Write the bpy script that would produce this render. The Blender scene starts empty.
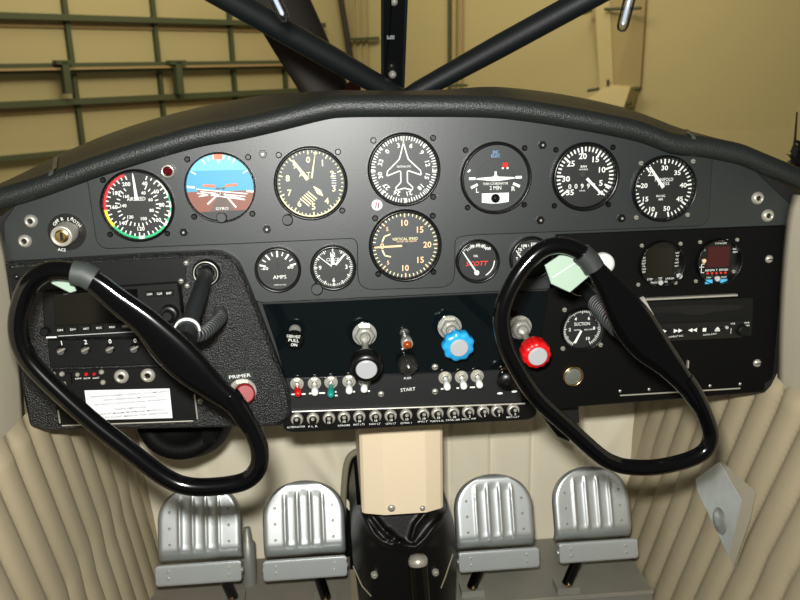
import bpy, math, random
from mathutils import Vector, Matrix
random.seed(7)
SC = bpy.context.scene
COL = SC.collection
R = math.radians
# ------------------------------------------------------------------ camera
F = 785.0
CAM = Vector((0, 0, .85))
_y, _p, _r = R(5.0), R(14.0), R(1.2)
cf = Vector((math.sin(_y)*math.cos(_p), math.cos(_y)*math.cos(_p), -math.sin(_p)))
cr = cf.cross(Vector((0, 0, 1))).normalized()
cu = cr.cross(cf)
cr, cu = cr*math.cos(_r)-cu*math.sin(_r), cu*math.cos(_r)+cr*math.sin(_r)
def ray(px, py): return cf+cr*((px-400)/F)+cu*((300-py)/F)
def P(px, py, Y):
    d = ray(px, py); return CAM+d*(Y/d.y)
def PX(px, py, x):
    d = ray(px, py); return CAM+d*(x/d.x)
def PZ(px, py, z):
    d = ray(px, py); return CAM+d*((z-CAM.z)/d.z)
def depth(p): return (Vector(p)-CAM).dot(cf)
YP = .92                                   # the plane of the instrument panel
def pp(px, py, h=0.0):
    q = P(px, py, YP-h); return q.x, q.z
def mpp(px, py, Y=YP): return depth(P(px, py, Y))/F

# ------------------------------------------------------------------ materials
MATS = {}
def lin(c):
    return tuple(((v/12.92) if v <= .04045 else ((v+.055)/1.055)**2.4) for v in c)
def mat(name, col, rough=.5, metal=0, bump=0, scale=200, spec=.5, coat=0, emit=0, var=0, var_scale=30, detail=3, dist=.001, trans=0, alpha=1, aniso=None):
    m = bpy.data.materials.new(name); m.use_nodes = True
    nt = m.node_tree; b = nt.nodes['Principled BSDF']
    c = lin(col)+(1,)
    b.inputs['Base Color'].default_value = c
    b.inputs['Roughness'].default_value = rough
    b.inputs['Metallic'].default_value = metal
    b.inputs['Specular IOR Level'].default_value = spec
    b.inputs['Coat Weight'].default_value = coat
    b.inputs['Coat Roughness'].default_value = .08
    b.inputs['Transmission Weight'].default_value = trans
    if emit:
        b.inputs['Emission Color'].default_value = c; b.inputs['Emission Strength'].default_value = emit
    tc = nt.nodes.new('ShaderNodeTexCoord')
    if bump:
        n = nt.nodes.new('ShaderNodeTexNoise'); n.inputs['Scale'].default_value = scale; n.inputs['Detail'].default_value = detail
        bp = nt.nodes.new('ShaderNodeBump'); bp.inputs['Strength'].default_value = bump; bp.inputs['Distance'].default_value = dist
        nt.links.new(tc.outputs['Object'], n.inputs['Vector'])
        nt.links.new(n.outputs['Fac'], bp.inputs['Height']); nt.links.new(bp.outputs['Normal'], b.inputs['Normal'])
    if var:
        n = nt.nodes.new('ShaderNodeTexNoise'); n.inputs['Scale'].default_value = var_scale; n.inputs['Detail'].default_value = 4
        mx = nt.nodes.new('ShaderNodeMix'); mx.data_type = 'RGBA'
        mx.inputs['A'].default_value = tuple(v*(1-var) for v in c[:3])+(1,)
        mx.inputs['B'].default_value = tuple(min(1, v*(1+var)) for v in c[:3])+(1,)
        nt.links.new(tc.outputs['Object'], n.inputs['Vector'])
        nt.links.new(n.outputs['Fac'], mx.inputs['Factor']); nt.links.new(mx.outputs['Result'], b.inputs['Base Color'])
    MATS[name] = m
    return m
mat('slate', (.105, .127, .123), .44, bump=.10, scale=900, var=.06, spec=.6)
mat('slate2', (.215, .235, .24), .42)
mat('pit', (.115, .137, .132), .45, bump=.1, scale=900, spec=.6)
mat('matte', (.015, .016, .016), .6, bump=.06, scale=800, spec=.12)
mat('backing', (.03, .032, .032), .6)
mat('gloss', (.03, .05, .055), .06, spec=.5)
mat('strip', (.06, .07, .07), .46, bump=.06, scale=900)
mat('wrinkle', (.055, .062, .062), .30, bump=1.0, scale=560, detail=6, dist=.0018)
mat('radio', (.033, .039, .039), .5, spec=.25)
mat('radio_dark', (.03, .035, .035), .4)
mat('screen', (.015, .015, .012), .12)
mat('screen_red', (.22, .02, .03), .25)
mat('screen_brown', (.07, .06, .03), .25)
mat('bezel', (.03, .032, .032), .28)
mat('dial', (.07, .078, .073), .5)
mat('dial_grey', (.17, .192, .192), .5)
mat('dial_mid', (.135, .152, .147), .5)
mat('white', (.86, .88, .85), .6)
mat('cream', (.88, .85, .66), .6)
mat('peach', (.88, .73, .57), .6)
mat('red', (.76, .04, .05), .35)
mat('redarc', (.74, .05, .10), .5)
mat('orange', (.93, .42, .26), .5)
mat('scottred', (.92, .20, .10), .5)
mat('yellow', (.93, .85, .10), .5)
mat('green', (.10, .66, .42), .5)
mat('sky_blue', (.22, .56, .69), .5)
mat('sky_pale', (.37, .66, .72), .5)
mat('earth', (.47, .265, .195), .5)
mat('runway', (.33, .27, .24), .5)
mat('bluetag', (.45, .62, .80), .5)
mat('bluekey', (.30, .68, .86), .4)
mat('teal', (.03, .50, .45), .35)
mat('blue', (.13, .58, .80), .32)
mat('chrome', (.84, .84, .80), .22, metal=.75)
mat('steel', (.74, .73, .68), .34, metal=.6)
mat('brushed', (.76, .78, .775), .40, metal=.75, bump=.05, scale=300, var=.06)
mat('brass', (.72, .62, .42), .25, metal=1)
mat('silverface', (.76, .77, .78), .3, metal=.35)
mat('black', (.012, .012, .012), .35)
mat('blackgloss', (.012, .013, .015), .14, spec=.5)
mat('leather', (.03, .03, .03), .42, bump=.2, scale=250, spec=.4)
mat('tape', (.18, .20, .19), .55, bump=.2, scale=500)
mat('seam', (.30, .32, .30), .4)  # pad seam, its grey lightened for the glint on the crease
mat('tape_dark', (.15, .16, .16), .5, bump=.2, scale=500)
mat('palegreen', (.53, .605, .54), .45)
mat('paper', (.84, .85, .85), .6)
mat('ink', (.22, .23, .28), .6)
mat('primer_red', (.52, .10, .11), .4)
mat('darkchrome', (.30, .30, .29), .2, metal=.8)
mat('bar_alu', (.74, .76, .755), .38, metal=.4, bump=.05, scale=300, var=.06)
mat('amber', (.55, .22, .02), .2)
mat('darkred', (.30, .03, .05), .15)
mat('dymo', (.13, .15, .14), .5)
mat('lens', (.36, .37, .34), .2)
mat('vinyl', (.11, .125, .116), .44, bump=.7, scale=520, detail=4, dist=.0012, var=.15, var_scale=12)
mat('beige_cloth', (.89, .86, .76), .85, bump=.15, scale=1200, var=.04, var_scale=8)
mat('beige_vinyl', (.68, .63, .515), .55, bump=.06, scale=500, var=.03)
mat('beige_pad', (.72, .69, .60), .6, bump=.06, scale=500)
mat('beige_paint', (.875, .81, .69), .5)
mat('piping', (.52, .50, .41), .7)
mat('floorcloth', (.50, .48, .43), .6, var=.15, var_scale=25)
mat('floormetal', (.56, .56, .52), .42, metal=.35, var=.15, var_scale=20)
mat('alu', (.80, .82, .80), .4, metal=.35, bump=.1, scale=60, var=.18, var_scale=40)
mat('tube', (.06, .075, .08), .45, bump=.1, scale=300)
mat('post', (.05, .055, .055), .2)
mat('hwall', (.66, .605, .43), .8, var=.04, var_scale=.9)
mat('hwall2', (.665, .61, .43), .8, var=.04, var_scale=.8)
mat('girt', (.25, .27, .16), .7)
mat('girt_pale', (.60, .50, .33), .7)
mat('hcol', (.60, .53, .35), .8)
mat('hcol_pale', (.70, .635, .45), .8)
mat('prop', (.17, .14, .115), .55, var=.1, var_scale=6)
mat('prop_red', (.35, .12, .06), .5)
mat('foliage', (.10, .095, .05), .7)
mat('bloom', (.60, .55, .12), .6)
mat('bloom2', (.35, .18, .30), .6)
mat('glint', (.75, .78, .82), .15, metal=.3)
def clear(name, tint, rough, base_fac):
    m = bpy.data.materials.new(name); m.use_nodes = True; nt = m.node_tree
    for n in list(nt.nodes): nt.nodes.remove(n)
    o = nt.nodes.new('ShaderNodeOutputMaterial'); t = nt.nodes.new('ShaderNodeBsdfTransparent'); g = nt.nodes.new('ShaderNodeBsdfGlossy')
    mx = nt.nodes.new('ShaderNodeMixShader'); fr = nt.nodes.new('ShaderNodeFresnel'); fr.inputs['IOR'].default_value = base_fac
    t.inputs['Color'].default_value = tint; g.inputs['Roughness'].default_value = rough
    nt.links.new(fr.outputs[0], mx.inputs[0]); nt.links.new(t.outputs[0], mx.inputs[1]); nt.links.new(g.outputs[0], mx.inputs[2]); nt.links.new(mx.outputs[0], o.inputs['Surface'])
    MATS[name] = m
clear('plexi', (.97, .97, .95, 1), .03, 1.25)
clear('plexi_rod', (.88, .89, .92, 1), .10, 1.5)

# ------------------------------------------------------------------ objects
def tag(o, label=None, cat=None, group=None, kind=None):
    if label: o['label'] = label
    if cat: o['category'] = cat
    if group: o['group'] = group
    if kind: o['kind'] = kind
    return o
def thing(name, label, cat, loc, group=None):
    o = bpy.data.objects.new(name, None); COL.objects.link(o); o.location = loc
    o.empty_display_size = .02
    return tag(o, label, cat, group)
def wloc(o):
    v = Vector(o.location)
    while o.parent: o = o.parent; v += Vector(o.location)
    return v
def dup(root, loc, label, group=None, swap=None):
    c = root.copy(); COL.objects.link(c); c.location = loc; c['label'] = label
    if group: c['group'] = group
    def rec(a, b):
        for ch in a.children:
            d = ch.copy(); COL.objects.link(d); d.parent = b
            if swap and ch.name.split('.')[0] in swap:
                d.data = ch.data.copy(); d.data.materials.clear(); d.data.materials.append(MATS[swap[ch.name.split('.')[0]]])
            rec(ch, d)
    rec(root, c)
    return c
_txt = {}
def glyphs(s, bold=None):
    key = (s, bold)
    if key not in _txt:
        cu_ = bpy.data.curves.new('t', 'FONT'); cu_.body = s; cu_.size = 1; cu_.align_x = 'CENTER'; cu_.align_y = 'CENTER'
        cu_.resolution_u = 2; cu_.offset = bold if bold is not None else (.010 if len(s) <= 3 else .002)
        o = bpy.data.objects.new('t', cu_); COL.objects.link(o)
        me = o.to_mesh(); vs = [(v.co.x, v.co.y) for v in me.vertices]; fs = [tuple(p.vertices) for p in me.polygons]
        o.to_mesh_clear(); bpy.data.objects.remove(o); bpy.data.curves.remove(cu_)
        if vs:
            ys = [v[1] for v in vs]; xs = [v[0] for v in vs]
            my = (max(ys)+min(ys))/2; mx = (max(xs)+min(xs))/2; hh = max(ys)-min(ys)
            vs = [((x-mx)/hh, (y-my)/hh) for x, y in vs]      # unit height
        _txt[key] = (vs, fs)
    return _txt[key]

class MB:
    def __init__(s): s.v = []; s.f = []; s.m = []; s.s = []
    def add(s, vs, fs, m, smooth=False):
        n = len(s.v); s.v += [tuple(v) for v in vs]
        for f in fs: s.f.append(tuple(i+n for i in f)); s.m.append(m); s.s.append(smooth)
    def box(s, a, b, m):
        x0, y0, z0 = a; x1, y1, z1 = b
        s.add([(x0,y0,z0),(x1,y0,z0),(x1,y1,z0),(x0,y1,z0),(x0,y0,z1),(x1,y0,z1),(x1,y1,z1),(x0,y1,z1)],
              [(0,3,2,1),(4,5,6,7),(0,1,5,4),(1,2,6,5),(2,3,7,6),(3,0,4,7)], m)
    def grid(s, rows, m, smooth=True, closed=False, flip=False):
        n = len(rows[0]); vs = [p for r in rows for p in r]; fs = []
        for i in range(len(rows)-1):
            for j in range(n if closed else n-1):
                a, b = i*n+j, i*n+(j+1) % n; q = (a, b, b+n, a+n)
                fs.append(q[::-1] if flip else q)
        s.add(vs, fs, m, smooth)
    def tube(s, path, rad, m, seg=12, cap=True, flat=None, smooth=True):
        path = [Vector(p) for p in path]; n = len(path)
        if not isinstance(rad, (list, tuple)): rad = [rad]*n
        rows = []; up = None
        for i, p in enumerate(path):
            t = (path[min(i+1, n-1)]-path[max(i-1, 0)]).normalized()
            if up is None:
                up = Vector((0, 0, 1)) if abs(t.z) < .9 else Vector((1, 0, 0))
            a = t.cross(up).normalized(); up = a.cross(t).normalized()
            rows.append([p+a*(rad[i]*math.cos(2*math.pi*k/seg))+up*(rad[i]*math.sin(2*math.pi*k/seg)) for k in range(seg)])
        s.grid(rows, m, smooth, closed=True, flip=True)
        if cap:
            s.add(rows[0], [tuple(range(seg))], m); s.add(rows[-1], [tuple(range(seg))[::-1]], m)
    # panel shapes: x right, z up, h out of the panel towards the seats
    def prism(s, poly, h0, h1, m, bev=0, side=None, bm=None):
        A = sum(poly[i][0]*poly[(i+1) % len(poly)][1]-poly[(i+1) % len(poly)][0]*poly[i][1] for i in range(len(poly)))
        if A < 0: poly = poly[::-1]
        n = len(poly); top = poly
        vs = [(x, YP-h0, z) for x, z in poly]
        rings = 1
        if bev:
            top = offset(poly, bev)
            vs += [(x, YP-(h1-bev), z) for x, z in poly]; rings = 2
        vs += [(x, YP-h1, z) for x, z in top]
        for r_ in range(rings):
            b = r_*n; mm = (side or m) if r_ == 0 else (bm or m)
            s.add(vs[b:b+2*n], [(i, (i+1) % n, n+(i+1) % n, n+i) for i in range(n)], mm)
        s.add(vs[rings*n:], [tuple(range(n))], m)
    def lathe(s, prof, c, m, seg=32, smooth=True, ax=None, cap=True, y0=None):
        """prof: (radius, height) pairs, height along the axis from c (3D); default axis points at the seats"""
        c = Vector(c); ax = Vector(ax or (0, -1, 0)).normalized()
        a = ax.cross(Vector((0, 0, 1)))
        a = a.normalized() if a.length > .01 else Vector((1, 0, 0)); b = ax.cross(a)
        rows = [[c+ax*h+(a*math.cos(2*math.pi*k/seg)+b*math.sin(2*math.pi*k/seg))*r for k in range(seg)] for r, h in prof]
        if isinstance(m, (list, tuple)):
            for i in range(len(rows)-1): s.grid(rows[i:i+2], m[i], smooth, closed=True)
            ml = m[-1]
        else: s.grid(rows, m, smooth, closed=True); ml = m
        if cap and prof[-1][0] > 1e-6: s.add(rows[-1], [tuple(range(seg))], ml)
    def disc(s, x, z, h, r, m, seg=40, r0=0, a0=0, a1=360):
        if r0 == 0 and a1-a0 == 360:
            s.add([(x+r*math.sin(2*math.pi*k/seg), YP-h, z+r*math.cos(2*math.pi*k/seg)) for k in range(seg)], [tuple(range(seg))[::-1]], m); return
        n = max(2, int(seg*(a1-a0)/360)); vs = []
        for k in range(n+1):
            t = R(a0+(a1-a0)*k/n)
            vs += [(x+r0*math.sin(t), YP-h, z+r0*math.cos(t)), (x+r*math.sin(t), YP-h, z+r*math.cos(t))]
        s.add(vs, [(2*k, 2*k+2, 2*k+3, 2*k+1) for k in range(n)], m)
    def line(s, x0, z0, x1, z1, w, h, m, w1=None):
        d = Vector((x1-x0, z1-z0)); d.normalize(); w1 = w if w1 is None else w1
        nx, nz = -d.y, d.x
        s.add([(x0+nx*w/2, YP-h, z0+nz*w/2), (x0-nx*w/2, YP-h, z0-nz*w/2), (x1-nx*w1/2, YP-h, z1-nz*w1/2), (x1+nx*w1/2, YP-h, z1+nz*w1/2)], [(0, 1, 2, 3)], m)
    def poly(s, pts, h, m):
        A = sum(pts[i][0]*pts[(i+1) % len(pts)][1]-pts[(i+1) % len(pts)][0]*pts[i][1] for i in range(len(pts)))
        if A < 0: pts = pts[::-1]
        s.add([(x, YP-h, z) for x, z in pts], [tuple(range(len(pts)))], m)
    def text(s, t, x, z, size, h, m, rot=0, sx=1, shear=0, bold=None):
        vs, fs = glyphs(t, bold); c_, s_ = math.cos(R(rot)), math.sin(R(rot))
        s.add([(x+((a+b*shear)*sx*c_-b*s_)*size, YP-h, z+((a+b*shear)*sx*s_+b*c_)*size) for a, b in vs], fs, m)
    def wtext(s, t, x, z, width, height, h, m, rot=0):
        vs, fs = glyphs(t)
        if not vs: return
        w = max(v[0] for v in vs)-min(v[0] for v in vs)
        s.text(t, x, z, height, h, m, rot, sx=width/(w*height))
    def build(s, name, parent=None, loc=None):
        base = wloc(parent) if parent else Vector(loc if loc is not None else (0, 0, 0))
        me = bpy.data.meshes.new(name)
        me.from_pydata([tuple(Vector(v)-base) for v in s.v], [], s.f)
        names = []
        for m in s.m:
            if m not in names: names.append(m)
        for n in names: me.materials.append(MATS[n])
        for p, m, sm in zip(me.polygons, s.m, s.s): p.material_index = names.index(m); p.use_smooth = sm
        me.update()
        o = bpy.data.objects.new(name, me); COL.objects.link(o)
        if parent: o.parent = parent
        else: o.location = base
        return o
def offset(poly, d):
    n = len(poly); out = []
    for i in range(n):
        a, b, c = Vector(poly[i-1]), Vector(poly[i]), Vector(poly[(i+1) % n])
        e1 = (b-a).normalized(); e2 = (c-b).normalized()
        n1 = Vector((-e1.y, e1.x)); n2 = Vector((-e2.y, e2.x))
        m = (n1+n2); k = m.length
        if k < .2: out.append(tuple(b+n1*d)); continue
        m /= k; out.append(tuple(b+m*min(d/max(.3, m.dot(n1)), 3*d)))
    return out
def rounded(pts, r, seg=5):
    """round the corners of a pixel polygon; r is one radius or one per corner"""
    n = len(pts); out = []
    for i in range(n):
        rr = r[i] if isinstance(r, (list, tuple)) else r
        a, b, c = Vector(pts[i-1]), Vector(pts[i]), Vector(pts[(i+1) % n])
        if rr <= 0: out.append(tuple(b)); continue
        p = b+(a-b).normalized()*min(rr, (a-b).length*.45); q = b+(c-b).normalized()*min(rr, (c-b).length*.45)
        for k in range(seg+1):
            t = k/seg; out.append(tuple(p*(1-t)**2+b*2*t*(1-t)+q*t*t))
    return out
def pxpoly(pts, h): return [pp(x, y, h) for x, y in pts]
def spline(pts, n):
    """Catmull-Rom through tuples of any length"""
    out = []
    for i in range(len(pts)-1):
        p0, p1, p2, p3 = pts[max(i-1, 0)], pts[i], pts[i+1], pts[min(i+2, len(pts)-1)]
        for k in range(n):
            t = k/n
            out.append(tuple(.5*(2*b+(c-a)*t+(2*a-5*b+4*c-d)*t*t+(3*b-a-3*c+d)*t**3) for a, b, c, d in zip(p0, p1, p2, p3)))
    out.append(tuple(pts[-1])); return out
def interp(tab, x):
    if x <= tab[0][0]: return tab[0][1]
    for (a, b), (c, d) in zip(tab, tab[1:]):
        if x <= c: return b+(d-b)*(x-a)/(c-a)
    return tab[-1][1]

# ================================================================== INSTRUMENT PANEL
LOW = [(-40,222),(0,210),(25,203),(50,195),(100,177),(150,161),(200,147),(240,140),(280,131),(322,120.5),(345,117.5),(400,117),(480,117.5),(520,121),(560,127),(605,135),(640,143),(670,154),(700,157),(735,164),(748,169),(800,190),(840,204)]
HI = [(-40,212),(0,188),(25,173),(50,159),(100,137),(150,120),(200,107),(240,99),(280,93.5),(330,92),(395,94),(440,92),(490,87),(540,91),(580,97.5),(620,107),(660,121),(700,139),(740,158),(770,172),(800,186),(840,203)]
low = lambda x: interp(LOW, x)
H0, H1, H2, HR, HG, HS, HPOD = .002, .004, .006, .004, .003, .012, .020
panel = thing('instrument_panel', 'black aircraft instrument panel spanning the cockpit under the padded glareshield', 'instrument panel', P(400, 300, YP))
b = MB()
b.prism(pxpoly([(-6,222)]+[(x, low(x)-7) for x in (30,60,100,150,200,240,280,322,345,400,480,520,560,605,640,670,700,735,748)]+[(806,200),(800,228),(796,262),(786,350),(772,384),(764,392),(540,409),(290,425),(40,424),(30,380)], 0), -.004, .001, 'backing')
b.build('backing_plate', panel)
u_ = MB()
top = [(x, low(x)-6) for x in (24,50,100,150,200,240,280,322,345,400,480,520,560,605,640,670,700,735,748)]
u_.prism(pxpoly([(3,222),(14,206)]+top+[(791,204),(786,225.5),(556,235),(554,289),(262,303),(250,300),(234,262),(222,251),(150,254),(4,263)], H1), .0005, H1, 'pit', .0012)
u_.build('upper_plate', panel)
ov = rounded([(87,181)]+[(x, low(x)-5) for x in (100,150,200,240,280,322,345,400,480,520,560,605,640,670,700)]+[(713,156),(709,226),(470,235.5),(455.5,238),(455,287.5),(357.5,290.5),(357,238.5),(240,244),(97,249.5)], [0]+[0]*15+[0,13,8,6,16,16,8,0,13])
o_ = MB(); o_.prism(pxpoly(ov, H2), H1-.001, H2, 'slate', .0010)
OV = o_.build('overlay_plate', panel)
g_ = MB()
g_.prism(pxpoly([(262,304),(556,290.5),(538,345),(516,369),(286,381),(276,345)], HG), .0005, HG, 'gloss', .0006)
g_.build('control_plate', panel)
l_ = MB()
l_.prism(pxpoly(rounded([(557,234),(787,225.5),(783,262),(773,380),(765,383),(765,391.5),(540,409.5),(513,407),(517,371),(540,344)], [2,5,0,5,2,3,5,3,0,0]), HR), .0005, HR, 'matte', .001)
LP = l_.build('lower_plate', panel)
sw = MB()
sw.prism(pxpoly([(284,380),(517,369.5),(523,404),(288,414)], .006), .0005, .006, 'strip', .001)
sw.prism(pxpoly([(284,393),(519,382),(523,404),(288,414)], .0085), .0055, .0085, 'strip', .002)
sw.build('switch_strip', panel)
br = MB()
br.prism(pxpoly(rounded([(283,411.5),(524,402.5),(537,405),(537,416),(530,420),(292,433),(283,430)], [0,0,4,5,5,6,4]), .012), .001, .012, 'black', .0015)
a0, a1 = pp(292,412.2,.0135), pp(525,404,.0135)
br.tube([(a0[0], YP-.012, a0[1]), (a1[0], YP-.012, a1[1])], .0013, 'steel', 6)
for (tx, ty, tw, s_) in ((296,427,18,'ALTERNATOR'),(313,426.5,9,'F L R'),(344,425.5,12,'STROBE'),(359,424.5,11,'INST LTS'),(375,424,11,'NAV LT'),(391,423.5,10,'LDG LT'),(406,423,11,'GYRO 1'),(423,421.5,10,'INST'),(437,421,14,'TURN & SL'),(453,420,14,'STARTER'),(469,419,14,'BOOST PMP'),(513,417,13,'BATTERY')):
    x, z = pp(tx, ty, .0125); br.wtext(s_, x, z, tw*mpp(tx, ty), .0022, .0123, 'white')
br.build('breaker_strip', panel)
pod = MB()
podp = rounded([(4,263.5),(150,254.5),(221,251.5),(238,262),(250,290),(291,398),(290,420),(275,427),(45,432),(29,427),(20,385)], [2,0,10,8,0,10,10,6,6,4,0])
pod.prism(pxpoly(podp, HPOD), .0005, HPOD, 'wrinkle', .004)
pod.prism(pxpoly([(8,268),(150,259),(186,257.5),(186,287),(40,292),(12,292)], HPOD+.0008), HPOD-.001, HPOD+.0008, 'radio', .0005)
x, z = pp(252.5, 377, HPOD)
pod.prism(pxpoly([(226,372.5),(253,370.5),(254,379),(227,381)], HPOD+.001), HPOD-.001, HPOD+.001, 'dymo', .0003)
x, z = pp(240, 375.8, HPOD); pod.wtext('PRIMER', x, z, 21*mpp(240,376), .0042, HPOD+.0012, 'white', 4)
pod.build('radio_pod', panel)
def screw(px, py, h, r, m='steel', parent=None, hexa=False):
    s = mpp(px, py); x, z = pp(px, py, h); c = Vector((x, YP-h, z)); q = MB(); r *= s
    if hexa:
        q.lathe([(r, -.001), (r, .003), (r*.9, .004)], c, 'bezel', 6, smooth=False); q.lathe([(r*.32, .004), (r*.25, .0050)], c, 'steel', 10)
    else:
        q.lathe([(r, -.0005), (r*.95, r*.25), (r*.7, r*.5), (r*.3, r*.62)], c, m, 12)
        q.box((x-r*.7, YP-h-r*.70, z-r*.12), (x+r*.7, YP-h-r*.5, z+r*.12), 'black')
    return q.build('screw', parent or panel)
for a in ((263,154),(267,229),(184,232),(542,145),(540,220),(621,218)): screw(*a, H2, 4.2, hexa=True, parent=OV)
for a in ((769,259),(757,363)): tag(screw(*a, HR, 4.2, parent=LP), 'bright domed screw head')
screw(435,367,HG,3.4); screw(381,394,.0085,3.2); screw(435,391.5,.0085,3.2); screw(16,277,HPOD,3,'bezel')
for a in ((186,263),(187,286),(181,281)): screw(*a, HPOD+.0008, 2.6)
screw(200,401,HPOD,3)
hinge = MB()
q0, q1 = pp(620,395.5,HR+.001), pp(740,388.3,HR+.001)
hinge.tube([(q0[0], YP-HR-.001, q0[1]), (q1[0], YP-HR-.001, q1[1])], .0011, 'steel', 6)
hinge.build('hinge_pin', LP)
for a in ((620,391),(649,389.3),(710,385.8),(740,384)): screw(*a, HR, 1.6, parent=LP)
tk = MB(); x, z = pp(687,363.5,HR); tk.box((x-.0008,YP-HR-.004,z-.005),(x+.0008,YP-HR+.001,z+.005),'steel'); tk.build('latch', LP)

# ================================================================== GAUGES
def pol(x, z, R_, ang, r): return x+R_*r*math.sin(R(ang)), z+R_*r*math.cos(R(ang))
class G:
    def __init__(s, name, label, px, py, ro, rf, h0, cat, face='dial', group='round instruments on the panel', lip=.009, recess=.0045, bezel_seg=48, square=False, back=True):
        s.s = mpp(px, py); s.h0 = h0; s.x, s.z = pp(px, py, h0+lip*.6)
        s.R = rf*s.s*1.02; s.RO = ro*s.s; s.hd = h0+.0008
        s.root = thing(name, label, cat, (s.x, YP-h0, s.z), group)
        c = Vector((s.x, YP-h0, s.z)); q = MB(); Rf, Ro = s.R, s.RO
        q.lathe([(Ro, 0), (Ro, lip*.45), (Ro*.985, lip*.8), (Ro*.96, lip), (Rf*1.035, lip), (Rf*1.005, lip*.75), (Rf*.998, .0006)], c, 'bezel', bezel_seg, cap=False)
        q.build('bezel', s.root)
        s.d = MB(); s.d.disc(s.x, s.z, s.hd, Rf*1.003, face, 48)
    def tick(s, a, r0, r1, w, m='white'):
        s.d.line(*pol(s.x, s.z, s.R, a, r0), *pol(s.x, s.z, s.R, a, r1), w*.78*s.R, s.hd+.0003, m)
    def txt(s, t, dx, dz, hh, m='white', rot=0, w=None, shear=0, sx=1, bold=None):
        if w: s.d.wtext(t, s.x+dx*s.R, s.z+dz*s.R, w*s.R, hh*s.R, s.hd+.0004, m, rot)
        else: s.d.text(t, s.x+dx*s.R, s.z+dz*s.R, hh*s.R, s.hd+.0004, m, rot, sx, shear, bold)
    def at(s, t, a, r, hh, m='white', radial=False, sx=1):
        s.txt(t, r*math.sin(R(a)), r*math.cos(R(a)), hh, m, -a if radial else 0, sx=sx, bold=.018)
    def arc(s, a0, a1, r0, r1, m, dh=.0002): s.d.disc(s.x, s.z, s.hd+dh, r1*s.R, m, 90, r0*s.R, a0, a1)
    def ln(s, x0, z0, x1, z1, w, m='white', dh=.0003, w1=None):
        s.d.line(s.x+x0*s.R, s.z+z0*s.R, s.x+x1*s.R, s.z+z1*s.R, w*s.R, s.hd+dh, m, None if w1 is None else w1*s.R)
    def pg(s, pts, m, dh=.0003): s.d.poly([(s.x+a*s.R, s.z+b_*s.R) for a, b_ in pts], s.hd+dh, m)
    def needle(s, a, r0, r1, w, w1, m='white', h=.0016, cx=0, cz=0, name='needle', hub=None):
        q = MB(); x, z = s.x+cx*s.R, s.z+cz*s.R
        p0, p1 = pol(x, z, s.R, a, r0), pol(x, z, s.R, a, r1)
        d = Vector((p1[0]-p0[0], p1[1]-p0[1])).normalized(); n = Vector((-d.y, d.x))*s.R
        pts = [Vector(p0)+n*w/2, Vector(p0)-n*w/2, Vector(p1)-n*w1/2, Vector(p1)+n*w1/2]
        q.prism([tuple(p) for p in pts], s.hd+h, s.hd+h+.0006, m)
        if hub: q.lathe([(hub[0]*s.R, s.hd-s.h0), (hub[0]*s.R, s.hd-s.h0+h+.0008)], (x, YP-s.h0, z), hub[1], 16)
        return q.build(name, s.root)
    def screws(s, pts, r=2.9, m='bezel'):
        for dx, dz in pts:
            q = MB(); rr = r*s.s; x, z = s.x+dx*s.s, s.z+dz*s.s
            q.lathe([(rr, -.0005), (rr, .0012), (rr*.7, .0022)], (x, YP-s.h0, z), m, 12)
            q.box((x-rr*.6, YP-s.h0-.0026, z-rr*.13), (x+rr*.6, YP-s.h0-.002, z+rr*.13), 'black')
            q.build('screw', s.root)
    def knob(s, dx, dz, r, L=.012, m='bezel', face='dial_mid', drift=(0, 0)):
        q = MB(); rr = r*s.s
        q.lathe([(rr*.6, 0), (rr*.6, L*.4), (rr, L*.45), (rr, L*.95), (rr*.9, L)], (s.x+dx*s.s, YP-s.h0, s.z+dz*s.s), [m, m, m, m, face], 20)
        q.build('knob', s.root)
    def done(s): s.d.build('dial', s.root); return s.root
SQ = [(-30, 28), (29, 28.5), (-28, -28.5), (29.5, -27.5)]

# airspeed
g = G('airspeed_indicator', 'round airspeed indicator with red, yellow and green rim, far left of the top row', 137, 206, 36, 32.5, H2, 'gauge')
g.arc(45, 232, .935, 1, 'green'); g.arc(232, 264, .925, 1, 'yellow'); g.arc(264, 341, .91, 1, 'redarc')
g.arc(40, 62, .93, .985, 'white', .0003)
for a in (68, 90, 108, 126, 179): g.arc(a-5, a+5, .915, 1, 'white', .0003)
for i in range(37):
    a = 22+i*8.9
    if a < 345: g.tick(a, .81 if i % 2 == 0 else .85, .93, .045)
for i in range(26):
    a = 28+i*11.9
    if a < 335: g.tick(a, .53, .63 if i % 3 else .66, .04)
for t, a in (('40', 22), ('60', 55), ('80', 90), ('100', 130), ('120', 178), ('140', 223), ('160', 268), ('180', 304), ('200', 337)): g.at(t, a, .70, .12)
for t, a in (('40', 28), ('60', 67), ('80', 112), ('100', 161), ('120', 217), ('140', 271), ('160', 312)): g.at(t, a, .42, .10)
g.txt('AIRSPEED', -.03, .20, .11, w=.54)
g.needle(-3, .16, .86, .10, .05); g.needle(-3, .86, .97, .05, .01, name='needle_tip')
g.screws([(-31, 26), (-30, -28), (26, -29)]); g.done()
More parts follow.
